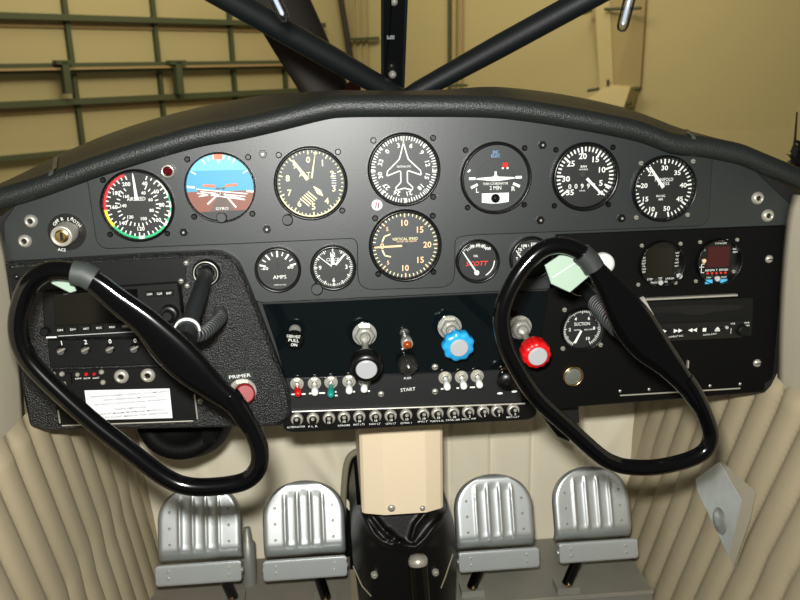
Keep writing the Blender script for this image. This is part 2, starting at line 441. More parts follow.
# attitude
g = G('attitude_indicator', 'round artificial horizon with blue sky, brown ground and runway lines', 220, 187.5, 34.5, 32.5, H2, 'gauge', face='sky_blue')
cs = lambda a0, a1, n=24: [(math.sin(R(a0+(a1-a0)*k/n))*.995, math.cos(R(a0+(a1-a0)*k/n))*.995) for k in range(n+1)]
g.pg(cs(-97, -263, 40)[::1], 'earth', .0002)
g.pg(cs(-60, 60, 24), 'sky_pale', .0001)
g.pg([(-.72, -.05), (.74, -.20), (.62, -.38), (.25, -.55), (-.2, -.55), (-.62, -.2)], 'earth', .0003)
g.pg([(-.12, -.28), (.14, -.28), (.36, -.72), (-.36, -.72)], 'runway', .00035)
for c in ((-.72, -.04, .78, -.22), (-.70, -.16, .70, -.40), (-.6, -.12, .72, -.30), (-.66, -.26, .0, -.18), (.0, -.2, .68, -.38)): g.ln(*c, .032, 'white', .0004)
g.ln(-.08, -.2, -.42, -.50, .05, 'white', .0005); g.ln(.10, -.2, .42, -.62, .05, 'white', .0005)
g.pg(cs(135, 225, 20)+[(-.66, -.73)], 'dial_mid', .0006)
g.pg([(.70, -.73), (-.70, -.73), (-.6, -.79), (.6, -.79)], 'dial_mid', .0007)
for a in (-60, -30, -20, -10, 10, 20, 30, 60): g.tick(a, .80 if abs(a) > 25 else .84, .96, .05)
g.arc(-8, 8, .82, .99, 'orange', .0004); g.pg([(-.05, .80), (.05, .80), (0, .70)], 'white', .0005)
g.ln(-.98, .04, -.76, .01, .06); g.ln(.76, -.14, .97, -.16, .06)
g.txt('GYRO', 0, -.64, .08, w=.38)
q = MB()
for sx in (-1, 1): q.prism([(g.x+sx*g.R*.12, g.z+g.R*.0), (g.x+sx*g.R*.52, g.z+g.R*.04), (g.x+sx*g.R*.50, g.z+g.R*.10), (g.x+sx*g.R*.18, g.z+g.R*.08)], g.hd+.0015, g.hd+.0022, 'orange')
q.build('aircraft_symbol', g.root)
q = MB(); q.line(g.x-g.R*.16, g.z+g.R*.02, g.x-g.R*.06, g.z-g.R*.09, g.R*.03, g.hd+.0018, 'runway'); q.line(g.x+g.R*.16, g.z+g.R*.02, g.x+g.R*.06, g.z-g.R*.09, g.R*.03, g.hd+.0018, 'runway'); q.line(g.x-g.R*.1, g.z-g.R*.03, g.x+g.R*.1, g.z-g.R*.03, g.R*.03, g.hd+.0018, 'runway'); q.build('symbol_mount', g.root)
g.knob(0, -29, 5, .014, face='dial_grey'); g.screws(SQ, 3.1); g.done()
# altimeter
g = G('altimeter', 'round altimeter with cream numerals and three hands', 310.8, 183.7, 36.5, 32.5, H2, 'gauge', face='dial_grey')
for i in range(50): g.tick(i*7.2-3, .86 if i % 5 == 0 else .91, .97, .03 if i % 5 else .045, 'cream')
g.arc(120, 250, .965, 1, 'cream')
for i in range(10): g.at(str(i), i*36-4, .70, .19, 'cream')
g.txt('ALT', -.17, .27, .13, 'cream', 0, w=.34); g.txt('100 FEET', 0, .12, .06, 'cream', w=.3) if False else None
g.pg([(.60, -.12), (.78, -.12), (.78, .30), (.60, .30)], 'dial_mid')
for k in range(6): g.ln(.62, -.08+k*.07, .76, -.08+k*.07, .02, 'white', .0005)
for k in range(5):
    c_ = -.2+k*.1; g.ln(-.10+c_*.6-.12, -.34+c_*.5, -.10+c_*.6+.14, -.34+c_*.5-.24, .035, 'cream')
g.needle(-36, .14, .86, .11, .07, 'cream', name='hundreds_hand'); g.needle(11, .16, .93, .055, .015, 'cream', name='thin_hand')
g.needle(11, .84, .93, .02, .14, 'cream', name='hand_marker'); g.needle(138, .12, .36, .03, .16, 'cream', name='short_hand'); g.needle(138, .36, .52, .15, .01, 'cream', name='hand_point')
g.d.disc(g.x, g.z, g.hd+.0004, g.R*.05, 'dial_mid', 12)
g.knob(-24.5, -34, 5.2, .016, face='dial_mid'); g.screws([(-30, 28.5), (28, 30), (30, -28)], 3.1); g.done()
q = MB()
# heading
g = G('heading_indicator', 'round gyro compass with white aircraft outline at top centre', 404.3, 169.8, 36.3, 32.3, H2, 'gauge', face='dial_mid')
for i in range(72): g.tick(i*5+1, .86 if i % 2 else .89, .99, .040)
for a in (45, 92, 136, 180, 222, 268, 315): g.tick(a, .86, 1, .09)
for i, t in enumerate(('3', '6', '9', '12', '15', '18', '21', '24', '27', '30', '33', '0')): g.at(t, -12+i*30, .735, .14, radial=True, sx=1.1)
out = [(0, .80), (.10, .42), (.14, .30), (.50, -.04), (.52, -.18), (.14, -.04), (.10, -.06), (.10, -.38), (.26, -.54), (.24, -.62), (0, -.56)]
for s1 in (1, -1):
    for c, d in zip(out, out[1:]): g.ln(s1*c[0], c[1], s1*d[0], d[1], .035)
g.ln(0, .80, 0, .98, .035); g.txt('DIRECTIONAL GYRO', 0, .09, .06, w=.42)
g.screws([(-29.5, 29), (29.5, 30), (29, -28)], 3.1); g.done()
# vertical speed
g = G('vertical_speed_indicator', 'round vertical speed indicator with peach needle pointing left, below the heading indicator', 405.5, 246, 36.3, 32, H2, 'gauge', face='dial_grey')
for i in range(41):
    a = -90+i*4.5*1; 
for i in range(49): g.tick(-90+i*7.5, .90, .985, .035, 'cream') if i % 6 else g.tick(-90+i*7.5, .86, .985, .05, 'peach')
for t, a, r in (('0', 270, .70), ('10', 0, .69), ('15', 45, .66), ('20', 90, .68), ('15', 135, .66), ('10', 180, .70)): g.at(t, a, r, .19, 'peach')
g.at('5', -46, .74, .12, 'peach'); g.at('5', 226, .74, .12, 'peach')
g.txt('VERTICAL SPEED', 0, .20, .085, 'cream', w=.78); g.txt('100 FEET PER MINUTE', .05, .12, .05, 'peach', w=.6)
for sg in (1, -1):
    g.ln(-.70, sg*.12, -.62, sg*.30, .045, 'cream'); g.ln(-.63, sg*.29, -.44, sg*.36 if sg > 0 else -.34, .04, 'cream')
g.needle(268.5, .10, .94, .065, .05, 'peach'); g.d.disc(g.x, g.z, g.hd+.0004, g.R*.06, 'dial_mid', 12)
g.screws([(-29, 28), (28, 28.5), (-27.5, -28), (28, -28)], 3.1); g.done()
# turn coordinator
g = G('turn_coordinator', 'round turn coordinator with white aeroplane symbol and slip ball', 496.3, 178.3, 35.7, 31.8, H2, 'gauge', face='dial_mid')
g.arc(0, 360, .55, .57, 'dial'); g.txt('DC', 0, .78, .09, 'bluetag'); g.txt('ELEC', 0, .67, .09, 'bluetag')
g.pg([(-.60, -.03), (-.58, .01), (-.1, .04), (-.035, .08), (-.03, .2), (.03, .2), (.035, .08), (.1, .04), (.58, .01), (.60, -.03), (.1, -.09), (-.1, -.09)], 'white', .0006)
for sg in (-1, 1):
    g.ln(sg*.62, 0, sg*.82, 0, .08); g.ln(sg*.55, -.18, sg*.76, -.28, .08)
g.txt('L', -.56, -.36, .14); g.txt('R', .56, -.34, .14)
g.txt('TURN COORDINATOR', 0, -.17, .075, w=.78); g.txt('2 MIN', 0, -.30, .12, w=.36)
g.pg([(-.42, -.46), (.42, -.46), (.42, -.74), (.1, -.78), (-.1, -.78), (-.42, -.74)], 'white', .0004)
q = MB(); q.lathe([(g.R*.14, 0), (g.R*.135, .002), (g.R*.07, .004), (g.R*.01, .005)], (g.x, YP-g.hd-.0004, g.z-g.R*.62), 'black', 18); q.build('slip_ball', g.root)
q = MB(); q.prism([(g.x+g.R*.20, g.z+g.R*.32), (g.x+g.R*.38, g.z+g.R*.32), (g.x+g.R*.37, g.z+g.R*.46), (g.x+g.R*.22, g.z+g.R*.46)], g.hd+.0003, g.hd+.0016, 'red'); q.build('warning_flag', g.root)
g.ln(.19, .29, .25, .29, .05); g.ln(.34, .29, .40, .29, .05); g.ln(-.86, .2, -.78, .27, .05)
g.screws(SQ, 2.9); g.done()
# tachometer
g = G('tachometer', 'round tachometer with hour counter, numerals 35 down to 5', 586, 177, 34, 29.3, H2, 'gauge')
for i in range(31):
    a = -128+i*8
    g.tick(a, .74 if i % 5 == 0 else .83, .98, .075 if i % 5 == 0 else .06)
for i in range(3): g.tick(112+8*i+4, .8, .95, .05)
for t, a, r in (('35', -136, .70), ('30', -95, .64), ('25', -48, .66), ('20', -8, .68), ('15', 32, .66), ('10', 70, .62), ('5', 112, .60)): g.at(t, a, r, .19, sx=1.1)
g.txt('RPM', -.05, .33, .08); g.txt('HUNDREDS', -.05, .24, .05, w=.3)
for k, t in enumerate('00991'): g.txt(t, -.50+k*.21, -.31, .16)
g.txt('HOURS', -.07, -.46, .05, w=.2); g.txt('30', .55, -.55, .15)
g.needle(135, .08, .86, .10, .05); g.d.disc(g.x-.08*g.R, g.z+.08*g.R, g.hd+.0005, g.R*.09, 'dial_mid', 14)
g.screws([(-30, 27), (27.5, 28), (-30, -28), (25.5, -28.5)], 2.8); g.done()
# manifold
g = G('manifold_pressure_gauge', 'round manifold pressure gauge, far right of the top row', 665, 189, 32.8, 29.3, H2, 'gauge')
for i in range(41):
    a = -166+i*8.3; g.tick(a, (.80 if i % 5 == 0 else .85), .97, .07 if i % 5 == 0 else .05) if not 8 < i < 19 or i % 5 == 0 else g.tick(a, .91, .96, .04)
for t, a in (('10', -152), ('15', -119), ('20', -80), ('25', -41), ('30', 0), ('35', 41), ('40', 82), ('45', 122), ('50', 167)): g.at(t, a, .68 if t != '10' else .76, .16, sx=1.1)
g.txt('MANIFOLD', .0, .30, .11, w=.62); g.txt('PRESS', .0, .17, .11, w=.38); g.txt('IN HG', -.08, -.24, .08); g.txt('ABS', -.08, -.35, .07)
g.needle(-36, .05, .90, .11, .07); g.d.disc(g.x+.06*g.R, g.z-.24*g.R, g.hd+.0003, g.R*.07, 'dial', 14)
g.screws([(-24, 25.5), (29, 26), (-26, -28), (27, -27)], 2.4, 'steel'); g.done()
# small gauges
g = G('ammeter', 'small round ammeter reading AMPS, left of the clock', 277.8, 270, 23, 19.5, H1, 'gauge', group='small round engine instruments')
for i in range(9): g.tick(-75+i*18.75, .70 if i % 2 else .62, .90 if i % 2 else .93, .07 if i % 2 else .11)
g.txt('-60', -.66, .06, .15, w=.36); g.txt('60', .62, .08, .15, w=.3); g.txt('AMPS', .06, -.40, .19, w=.66); g.txt('MADE IN USA', .06, -.80, .06, w=.6)
g.needle(1, .05, .58, .02, .02, 'black'); g.done()
g = G('clock', 'small round panel clock with white hands and setting knob', 333.3, 268, 23, 19.3, H1, 'clock', group='small round engine instruments')
for i in range(60): g.tick(i*6, .86 if i % 5 else .80, .97, .035 if i % 5 else .07) if not (i in (57, 58, 59, 1, 2, 3)) else None
for t, a in (('12', 0), ('3', 90), ('6', 180), ('9', 270)): g.at(t, a, .66, .22)
g.txt('CLOCK', 0, .40, .16, w=.66)
g.needle(-4, .15, .70, .20, .10, name='hour_hand'); g.needle(42, .18, .92, .12, .07, name='minute_hand'); g.needle(-50, .10, .95, .05, .03, name='second_hand')
g.knob(-17, -19.5, 5.6, .014, face='dial_grey'); g.done()
g = G('oil_pressure_gauge', 'small round oil gauge with red lettering and needle on zero', 478, 261.5, 22, 18.7, H1, 'gauge', group='small round engine instruments')
for i in range(13): g.tick(-42+i*6.5, .72, .84 if i % 3 else .88, .035)
for t, a in (('0', -48), ('20', -20), ('60', 2), ('80', 22), ('100', 42)): g.at(t, a, .84 if t != '0' else .92, .14, sx=1.1)
g.txt('OIL', -.08, .26, .12); g.txt('SCOTT', -.02, -.14, .24, 'scottred', shear=.25, sx=1.05); g.arc(92, 150, .88, .93, 'white')
g.needle(-33, 0, 1.36, .09, .05, cz=-.62, cx=-.04, hub=(.13, 'white')); g.done()
g = G('oil_temperature_gauge', 'small round temperature gauge half hidden behind the right yoke rim', 531.5, 258.5, 22, 18.7, H1, 'gauge', group='small round engine instruments')
for t, a in (('75', -52), ('100', -28), ('200', 12), ('250', 45)): g.at(t, a, .74, .15, sx=1.1)
for i in range(12): g.tick(-75+i*13, .60, .72, .035)
g.txt('TEMP', 0, -.3, .15)
g.needle(-36, 0, .70, .08, .04, cx=-.38, cz=-.14, hub=(.12, 'white')); g.txt('T', -.72, -.02, .15); g.done()
# suction
g = G('suction_gauge', 'small round suction gauge above the round chrome light, behind the right yoke', 583, 329.6, 22, 19.5, HR, 'gauge', group='small round engine instruments')
for i in range(51):
    a = -150+i*6; g.tick(a, .78 if i % 5 == 0 else .84, .97, .045)
for t, a in (('2', -92), ('4', -33), ('6', 33), ('8', 90), ('10', 148)): g.at(t, a, .62, .17)
g.txt('SUCTION', 0, .25, .17, w=.80); g.txt('INCHES MERCURY', .1, -.06, .07, w=1.0)
g.needle(207, .0, .80, .10, .12, hub=(.10, 'dial')); g.screws([(-18, 20), (-18.5, -20), (20, -18)], 2.4, 'steel'); g.done()
# two digital displays
g = G('engine_monitor', 'round engine monitor with a blank dark screen, left of the fuel computer', 662, 264, 23.3, 21.6, HR, 'digital gauge', face='black', group='digital displays on the right panel')
g.pg([(-.66, -.60), (.56, -.60), (.56, .70), (-.62, .74)], 'screen_brown')
for k, t in enumerate(('LIM', 'CHT', 'EGT', 'OIL', 'CLD', 'DIF')): g.txt(t, -.80+.01*k, .28-.13*k, .07)
for k, t in enumerate(('EGT', 'TIT', 'OIL', 'CHT', 'BAT')): g.txt(t, .76, .45-.15*k, .07)
g.txt('STEP', -.45, -.72, .09); g.txt('TIT', .03, -.70, .09); g.txt('LF/ROP', .48, -.72, .09); g.txt('PROG', -.25, -.88, .08); g.txt('SEL', .32, -.86, .08)
for dx, dz in ((0, -19), (19, -13)): g.knob(dx, dz, 2.6 if dx == 0 else 3, .006, 'steel', 'silverface')
g.screws([(-20, 18.5), (19.5, 19), (-21.5, -21), (17, -20.5)], 2.1, 'steel'); g.done()
g = G('fuel_computer', 'round fuel computer with dark red screen and two blue buttons', 719, 262, 23, 21.6, HR, 'digital gauge', face='black', group='digital displays on the right panel')
g.pg([(-.50, -.26), (.56, -.26), (.56, .66), (-.46, .68)], 'screen_red')
g.txt('FUEL FLOW', .10, .96, .08, w=.62); g.txt('TOTALIZER', .10, .82, .07, w=.55)
g.txt('FLOW', -.72, .52, .07); g.txt('GAL', .78, .54, .08); g.txt('REM', .80, .40, .08)
for k in range(5): g.txt(('REM', 'GPH', 'T', 'EFF', 'USD')[k], -.42+.21*k, -.40, .09); g.pg([(-.46+.21*k, -.50), (-.37+.21*k, -.50), (-.37+.21*k, -.58), (-.46+.21*k, -.58)], 'scottred')
g.ln(-.82, -.24, -.60, -.24, .03); g.ln(-.72, -.1, -.72, -.5, .03); g.ln(-.72, -.1, -.58, -.1, .03); g.ln(-.72, -.5, -.58, -.5, .03)
g.txt('STEP', -.35, -.74, .07); g.txt('RESET', .38, -.74, .07)
for sx in (-.34, .36):
    q = MB(); q.prism([(g.x+(sx-.17)*g.R, g.z-1.02*g.R), (g.x+(sx+.17)*g.R, g.z-1.02*g.R), (g.x+(sx+.15)*g.R, g.z-.82*g.R), (g.x+(sx-.15)*g.R, g.z-.82*g.R)], g.hd, g.hd+.003, 'bluekey', .0008); tag(q.build('button', g.root), 'pale blue push button')
g.knob(0, -17, 2.8, .006, 'steel', 'silverface'); g.knob(-15, 1.5, 2.2, .005, 'steel', 'peach')
g.screws([(-19, 20), (19, 21), (-20.5, -19.5), (17, -17.5), (18, -11)], 2.0, 'steel'); g.done()

# ================================================================== SMALL PANEL FITTINGS
def at3(px, py, h): x, z = pp(px, py, h); return Vector((x, YP-h, z))
def jack(px, py, h, r, label, group='headset jacks', first=[None, {}]):
    c = at3(px, py, h); s = mpp(px, py)
    t = thing('headset_jack', label, 'jack', c, group); q = MB(); rr = r*s
    q.lathe([(rr, 0), (rr, .0015), (rr*.92, .002), (rr*.8, .004), (rr*.55, .0048), (rr*.42, .0042), (rr*.40, .001)], c, 'steel', 18, cap=False); q.build('nut', t)
    q = MB(); q.lathe([(rr*.45, .0012), (rr*.001, .0011)], c, 'black', 14, cap=False); q.build('socket_hole', t)
jack(31, 221, H1, 6.6, 'steel headset jack, upper of the pair left of the ignition switch')
jack(25, 241, H1, 6.6, 'steel headset jack, lower of the pair left of the ignition switch')
jack(757.5, 198, H1, 6.4, 'steel headset jack, upper of the pair at the far right panel corner')
jack(767.5, 215.5, H1, 6.4, 'steel headset jack, lower of the pair at the far right panel corner')
# ignition
c = at3(67, 232, H1); s = mpp(67, 232)
t = thing('ignition_switch', 'ignition key switch with OFF R L BOTH markings, left of the airspeed indicator', 'switch', c)
q = MB(); q.lathe([(18.5*s, 0), (18.5*s, .0006)], c, 'black', 36)
for tx, a, rr in (('OFF', -42, 13.5), ('R', -12, 13.5), ('L', 14, 13.5), ('BOTH', 46, 13.8)):
    q.text(tx, c.x+rr*s*math.sin(R(a))-.0*s, c.z+rr*s*math.cos(R(a)), 3.2*s, H1+.0009, 'white', -a)
xa, za = pp(62, 249.6, H1); q.text('ACS', xa, za, 3.0*s, H1+.0009, 'white', -8)
q.build('base_plate', t)
ax = (P(61.3, 236.5, YP-.028)-c)
q = MB(); L = ax.length; q.lathe([(11*s, 0), (10.8*s, L*.35), (10.2*s, L*.4), (10.3*s, L*.97), (9.6*s, L), (7.8*s, L), (7.4*s, L*.96)], c, 'steel', 28, ax=ax); bb = q.build('barrel', t)
q = MB(); q.lathe([(7.3*s, L*.93), (6.5*s, L*.97), (3*s, L*.97)], c, 'brass', 20, ax=ax); e = c+ax.normalized()*(L*.975)
q.box((e.x-.0012, e.y-.001, e.z-.0045), (e.x+.0012, e.y+.001, e.z+.0045), 'black'); q.build('key_slot', bb)
# warning lamp
c = at3(168.5, 171, H2); s = mpp(168, 171)
t = thing('warning_lamp', 'small dark red warning lamp between airspeed and attitude indicators', 'lamp', c)
q = MB(); q.lathe([(7.3*s, 0), (7.2*s, .003), (6*s, .006), (4.9*s, .006), (4.9*s, .004)], c, 'chrome', 20, cap=False); q.build('chrome_ring', t)
q = MB(); q.lathe([(4.9*s, .004), (4.6*s, .0065), (3*s, .009), (.3*s, .010)], c, 'darkred', 18); q.build('lens', t)
# round sticker
c = at3(377, 205, H2); s = mpp(377, 205)
q = MB(); q.lathe([(5.8*s, 0), (5.8*s, .001), (5.2*s, .0014)], c, 'silverface', 24); q.disc(c.x, c.z, H2+.0016, 4.6*s, 'paper', 20)
q.line(c.x-1.6*s, c.z-3*s, c.x-.4*s, c.z+3*s, 1.2*s, H2+.0018, 'redarc'); q.line(c.x+1.0*s, c.z-3*s, c.x+1.8*s, c.z+2.5*s, 1.2*s, H2+.0018, 'ink')
tag(q.build('round_badge', None, c), 'tiny silver round badge between the heading and vertical speed indicators', 'badge')
# push-pull controls
def hexnut(name, par, c, r, L, ax=(0, -1, 0), m='chrome'):
    q = MB(); q.lathe([(r*1.15, 0), (r*1.15, L*.15)], c, m, 24, ax=ax); q.lathe([(r, L*.1), (r, L*.8), (r*.86, L)], c, m, 6, smooth=False, ax=ax)
    q.lathe([(r*.55, L*.8), (r*.52, L*1.5), (r*.4, L*1.6)], c, m, 18, ax=ax); return q.build(name, par)
def pushpull(name, label, nut, mid, Lk, rk, col, facecol, rf, thick, lobes=0, group='push-pull engine controls'):
    c = at3(*nut, HG); s = mpp(*nut); t = thing(name, label, 'control knob', c, group)
    k = P(*mid, YP-HG-Lk); ax = (k-c); L = ax.length; an = ax.normalized(); sk = depth(k)/F
    hexnut('mounting_nut', t, c, 10.5*s, .012)
    q = MB(); q.tube([c, k-an*.004], 3.4*s, 'chrome', 12); q.build('rod', t)
    q = MB(); r = rk*sk
    if lobes:
        rows = []; n = lobes*8; a = an.cross(Vector((0, 0, 1))).normalized(); b_ = an.cross(a)
        for (rr, h) in ((.60, -thick), (.92, -thick*.9), (1, -thick*.75), (1, -thick*.2), (.93, 0), (rf/rk, .0005)):
            rows.append([k+an*h+(a*math.cos(2*math.pi*j/n)+b_*math.sin(2*math.pi*j/n))*(r*rr*(1+((.055 if lobes < 10 else .03)*math.cos(lobes*2*math.pi*j/n) if .9 < rr else 0))) for j in range(n)])
        q.grid(rows, col, True, closed=True)
    else:
        q.lathe([(r*.35, -thick*1.5), (r*.6, -thick*1.2), (r*.95, -thick), (r, -thick*.8), (r, -thick*.3), (r*.93, 0), (r*.75, .001)], k, col, 32, ax=an)
    kb = q.build('knob', t)
    q = MB(); q.lathe([(rf*sk, 0), (rf*sk, .0022), (rf*sk*.92, .003)], k, 'silverface', 28, ax=an); tag(q.build('knob_face', kb), 'round brushed silver knob face')
    return t
pushpull('throttle_control', 'large black push-pull throttle knob with silver face, beside the left toggle switches', (364.5, 334), (366.5, 369), .075, 16.5, 'black', 'silverface', 10.8, .016)
pushpull('propeller_control', 'blue scalloped push-pull propeller control knob with silver face', (449.5, 327), (459, 347.5), .052, 15.8, 'blue', 'silverface', 9.4, .014, 9)
pushpull('mixture_control', 'bright red push-pull mixture control knob with silver face, inside the right yoke', (519.5, 327), (537.5, 356), .075, 14.5, 'red', 'silverface', 9.8, .022, 12)
# cabin heat
c = at3(295, 330, HG); s = mpp(295, 330); t = thing('heat_control', 'small black push-pull knob with white ring of lettering on the gloss panel', 'control knob', c, 'push-pull engine controls')
k = P(294.2, 340.5, YP-.03); ax = k-c; an = ax.normalized()
q = MB(); q.lathe([(6*s, 0), (5.6*s, .006), (3*s, .009), (3*s, ax.length-.002)], c, 'chrome', 18, ax=ax); q.build('ferrule', t)
q = MB(); q.lathe([(5*s, -.008), (9*s, -.006), (9.6*s, -.002), (8.6*s, 0)], k, 'black', 28, ax=an)
hk = YP-k.y+.0022
for i_, (tx, dz, w) in enumerate((('CABIN HEAT', 4.6, 13), ('PULL', .6, 10), ('ON', -3.8, 6))): q.wtext(tx, k.x-.3*s, k.z+dz*s, w*s, 3.0*s, hk, 'white', -8)
q.build('knob', t)
# amber light and starter
c = at3(404.5, 333, HG); s = mpp(405, 335); k = P(407.5, 345, YP-.030); ax = k-c
t = thing('amber_lamp', 'small amber indicator lamp in a chrome barrel above the starter button', 'lamp', c)
q = MB(); q.lathe([(5*s, 0), (5*s, ax.length*.5), (5.8*s, ax.length*.52), (5.8*s, ax.length*.95), (4.6*s, ax.length), (4.2*s, ax.length*.95)], c, 'chrome', 18, ax=ax, cap=False); q.build('barrel', t)
q = MB(); q.lathe([(4.4*s, ax.length*.94), (3.8*s, ax.length*1.06), (2*s, ax.length*1.12), (.2*s, ax.length*1.14)], c, 'amber', 16, ax=ax); q.build('lens', t)
c = at3(406.5, 361, HG); k = P(408.5, 367, YP-.026); ax = (k-c); an = ax.normalized()
t = thing('starter_button', 'black domed starter push button above the word START', 'button', c)
q = MB(); q.lathe([(9.5*s, 0), (9.5*s, .006), (8*s, .008)], c, 'blackgloss', 24, ax=ax); q.build('collar', t)
q = MB(); q.lathe([(10*s, .008), (10.6*s, .014), (10*s, .020), (8*s, .025), (4.5*s, .029), (.3*s, .0305)], c, 'darkchrome', 28, ax=ax); q.build('dome', t)
lab = MB(); x, z = pp(408, 389.5, .009); lab.wtext('START', x, z, 15*s, .0043, .0088, 'white', 3); lab.build('lettering', panel); lab = MB()
x, z = pp(407.5, 378, .0062); lab.wtext('PUSH', x, z, 7*s, .003, .0066, 'white', 3); lab.build('lettering', panel); lab = MB()
for (x0, y0, x1, y1) in ((291.5,394.5,295,394.3),(301,394.2,305.5,394),(309,393.6,312,393.4),(319,393.2,325,393),(335,392,336.5,391.9),(335,395.6,337.5,395.5),(352.5,391.8,355,391.7),(367.5,391.2,370,391),(441,389,443.5,388.8),(456.5,388.2,459,388),(470,387.4,475,387.2)):
    a, b_ = pp(x0, y0, .009), pp(x1, y1, .009); lab = MB(); lab.line(*a, *b_, .0019, .0088, 'white'); lab.build('switch_marking', panel)
for ex, ey in ((500, 393.4), (514.5, 391.6)): lab = MB(); x, z = pp(ex, ey, .009); lab.poly([(x+3*s*math.cos(R(k_*30)), z+1.2*s*math.sin(R(k_*30))) for k_ in range(12)], .0088, 'white'); lab.build('switch_marking', panel)
# toggles
def toggle(nut, tip, bat, label, group, hh=.0062, r=6.6):
    c = at3(*nut, hh); s = mpp(*nut); k = P(*tip, YP-hh-.023)
    t = thing('toggle_switch', label, 'switch', c, group)
    q = MB(); q.lathe([(r*s, 0), (r*s, .0012)], c, 'steel', 20); q.lathe([(r*.8*s, .001), (r*.8*s, .0035), (r*.7*s, .004)], c, 'steel', 6, smooth=False); q.lathe([(r*.5*s, .003), (r*.48*s, .008), (r*.3*s, .0085)], c, 'chrome', 16); q.build('bushing', t)
    p0 = c+Vector((0, -.006, 0)); d = k-p0
    q = MB(); rr = 3.3*s; L = d.length
    q.lathe([(rr*.5, 0), (rr*.6, L*.35), (rr*.95, L*.42), (rr*1.05, L*.75), (rr*.95, L*.92), (rr*.55, L*1.0), (rr*.05, L*1.03)], p0, bat, 16, ax=d); q.build('lever', t)
TG = 'toggle switches under the gloss panel'
toggle((297, 383.5), (298.3, 395.5), 'red', 'toggle switch with a red lever, leftmost of the row', TG)
toggle((314.5, 383), (315, 394.5), 'white', 'white toggle switch between the red and the green levers', TG)
toggle((331, 382), (330.8, 397), 'teal', 'toggle switch with a teal green lever', TG)
toggle((349, 381), (349.2, 393), 'white', 'white toggle switch just right of the teal green lever', TG)
toggle((364.5, 380), (364, 391.5), 'white', 'white toggle switch right below the black throttle knob', TG)
toggle((445, 377.5), (447.7, 389.3), 'white', 'white toggle switch, first of three below the blue knob', TG)
toggle((461.3, 376.8), (464.2, 388.3), 'white', 'white toggle switch, middle of three below the blue knob', TG)
toggle((477, 375.8), (480, 387), 'white', 'white toggle switch, third of three below the blue knob', TG)
c = at3(505.5, 374.5, .0062); s = mpp(505, 374); k = P(507, 382, YP-.03); ax = k-c; an = ax.normalized()
t = thing('rotary_knob', 'round black rotary knob at the right end of the switch row', 'control knob', c)
hexnut('mounting_nut', t, c, 6.8*s, .008, m='brass')
q = MB(); q.lathe([(3*s, .006), (3*s, ax.length-.016)], c, 'steel', 12, ax=ax); q.build('shaft', t)
q = MB(); q.lathe([(6*s, -.016), (8.8*s, -.015), (9.8*s, -.004), (8.6*s, 0), (3*s, .001)], k, 'black', 24, ax=an); q.build('knob', t)
# breakers
BX = [(297,419,''),(313,418.5,''),(329,418,'10'),(344,417,'10'),(359.3,416.5,'10'),(375.3,416,'10'),(390.5,415.5,'10'),(406,414.8,'10'),(423,414,'10'),(437.3,413.2,'10'),(453,412.6,'10'),(468,411.8,'2'),(483,411.2,'5'),(497,410.6,'3'),(513,409.8,'5')]
ORD = ['first','second','third','fourth','fifth','sixth','seventh','eighth']
for i, (x_, y_, n_) in enumerate(BX):
    c = at3(x_, y_, .012); s = mpp(x_, y_)
    w = (ORD[i]+' from the left end' if i < 8 else ORD[14-i]+' from the right end') if i not in (0, 14) else ('leftmost' if i == 0 else 'rightmost')
    t = thing('circuit_breaker', 'round circuit breaker, %s of the row below the switches' % w, 'circuit breaker', c, 'circuit breakers in the bottom row')
    q = MB(); rr = 6.3*s; q.lathe([(rr, 0), (rr, .002), (rr*.85, .0045), (rr*.62, .005), (rr*.60, .003)], c, 'steel', 16, cap=False); q.build('collar', t)
    q = MB(); q.lathe([(rr*.6, .003), (rr*.56, .011), (rr*.45, .012)], c, 'black', 14); q.lathe([(rr*.3, .0118), (rr*.25, .0128)], c+Vector((0, 0, rr*.5)), 'steel', 10)
    if n_: q.text(n_, c.x, c.z-rr*.12, .0030, .012+.0123, 'white')
    q.build('button', t)
# primer
c = at3(243, 391, HPOD); s = mpp(243, 391); k = P(245, 394, YP-HPOD-.03); ax = k-c
t = thing('primer_knob', 'red primer knob in a steel nut under the PRIMER label', 'control knob', c)
hexnut('mounting_nut', t, c, 11.5*s, .010, m='steel')
q = MB(); q.lathe([(5*s, .008), (9*s, ax.length-.012), (9.8*s, ax.length-.01), (9.6*s, ax.length-.002), (8*s, ax.length)], c, 'primer_red', 28, ax=ax); q.build('knob', t)
# white round knob behind the right yoke
c = at3(602, 263, HR); s = mpp(602, 263)
q = MB(); q.lathe([(11*s, 0), (11*s, .006), (10*s, .010), (6*s, .0125), (1*s, .0132)], c, 'white', 28); tag(q.build('round_fitting', None, c), 'white round cap behind the top of the right yoke', 'cap')
# round chrome light
c = at3(572.3, 375.5, HR); s = mpp(572, 375)
t = thing('round_lamp', 'round chrome-rimmed grey lens on the black panel below the suction gauge', 'lamp', c)
q = MB(); q.lathe([(10.8*s, 0), (10.8*s, .003), (10*s, .005), (8.8*s, .005), (8.6*s, .003)], c, 'brass', 30, cap=False); q.build('rim', t)
q = MB(); q.lathe([(8.7*s, .0025), (6*s, .0042), (3*s, .0050), (.3*s, .0053)], c, 'lens', 26); q.build('lens', t)
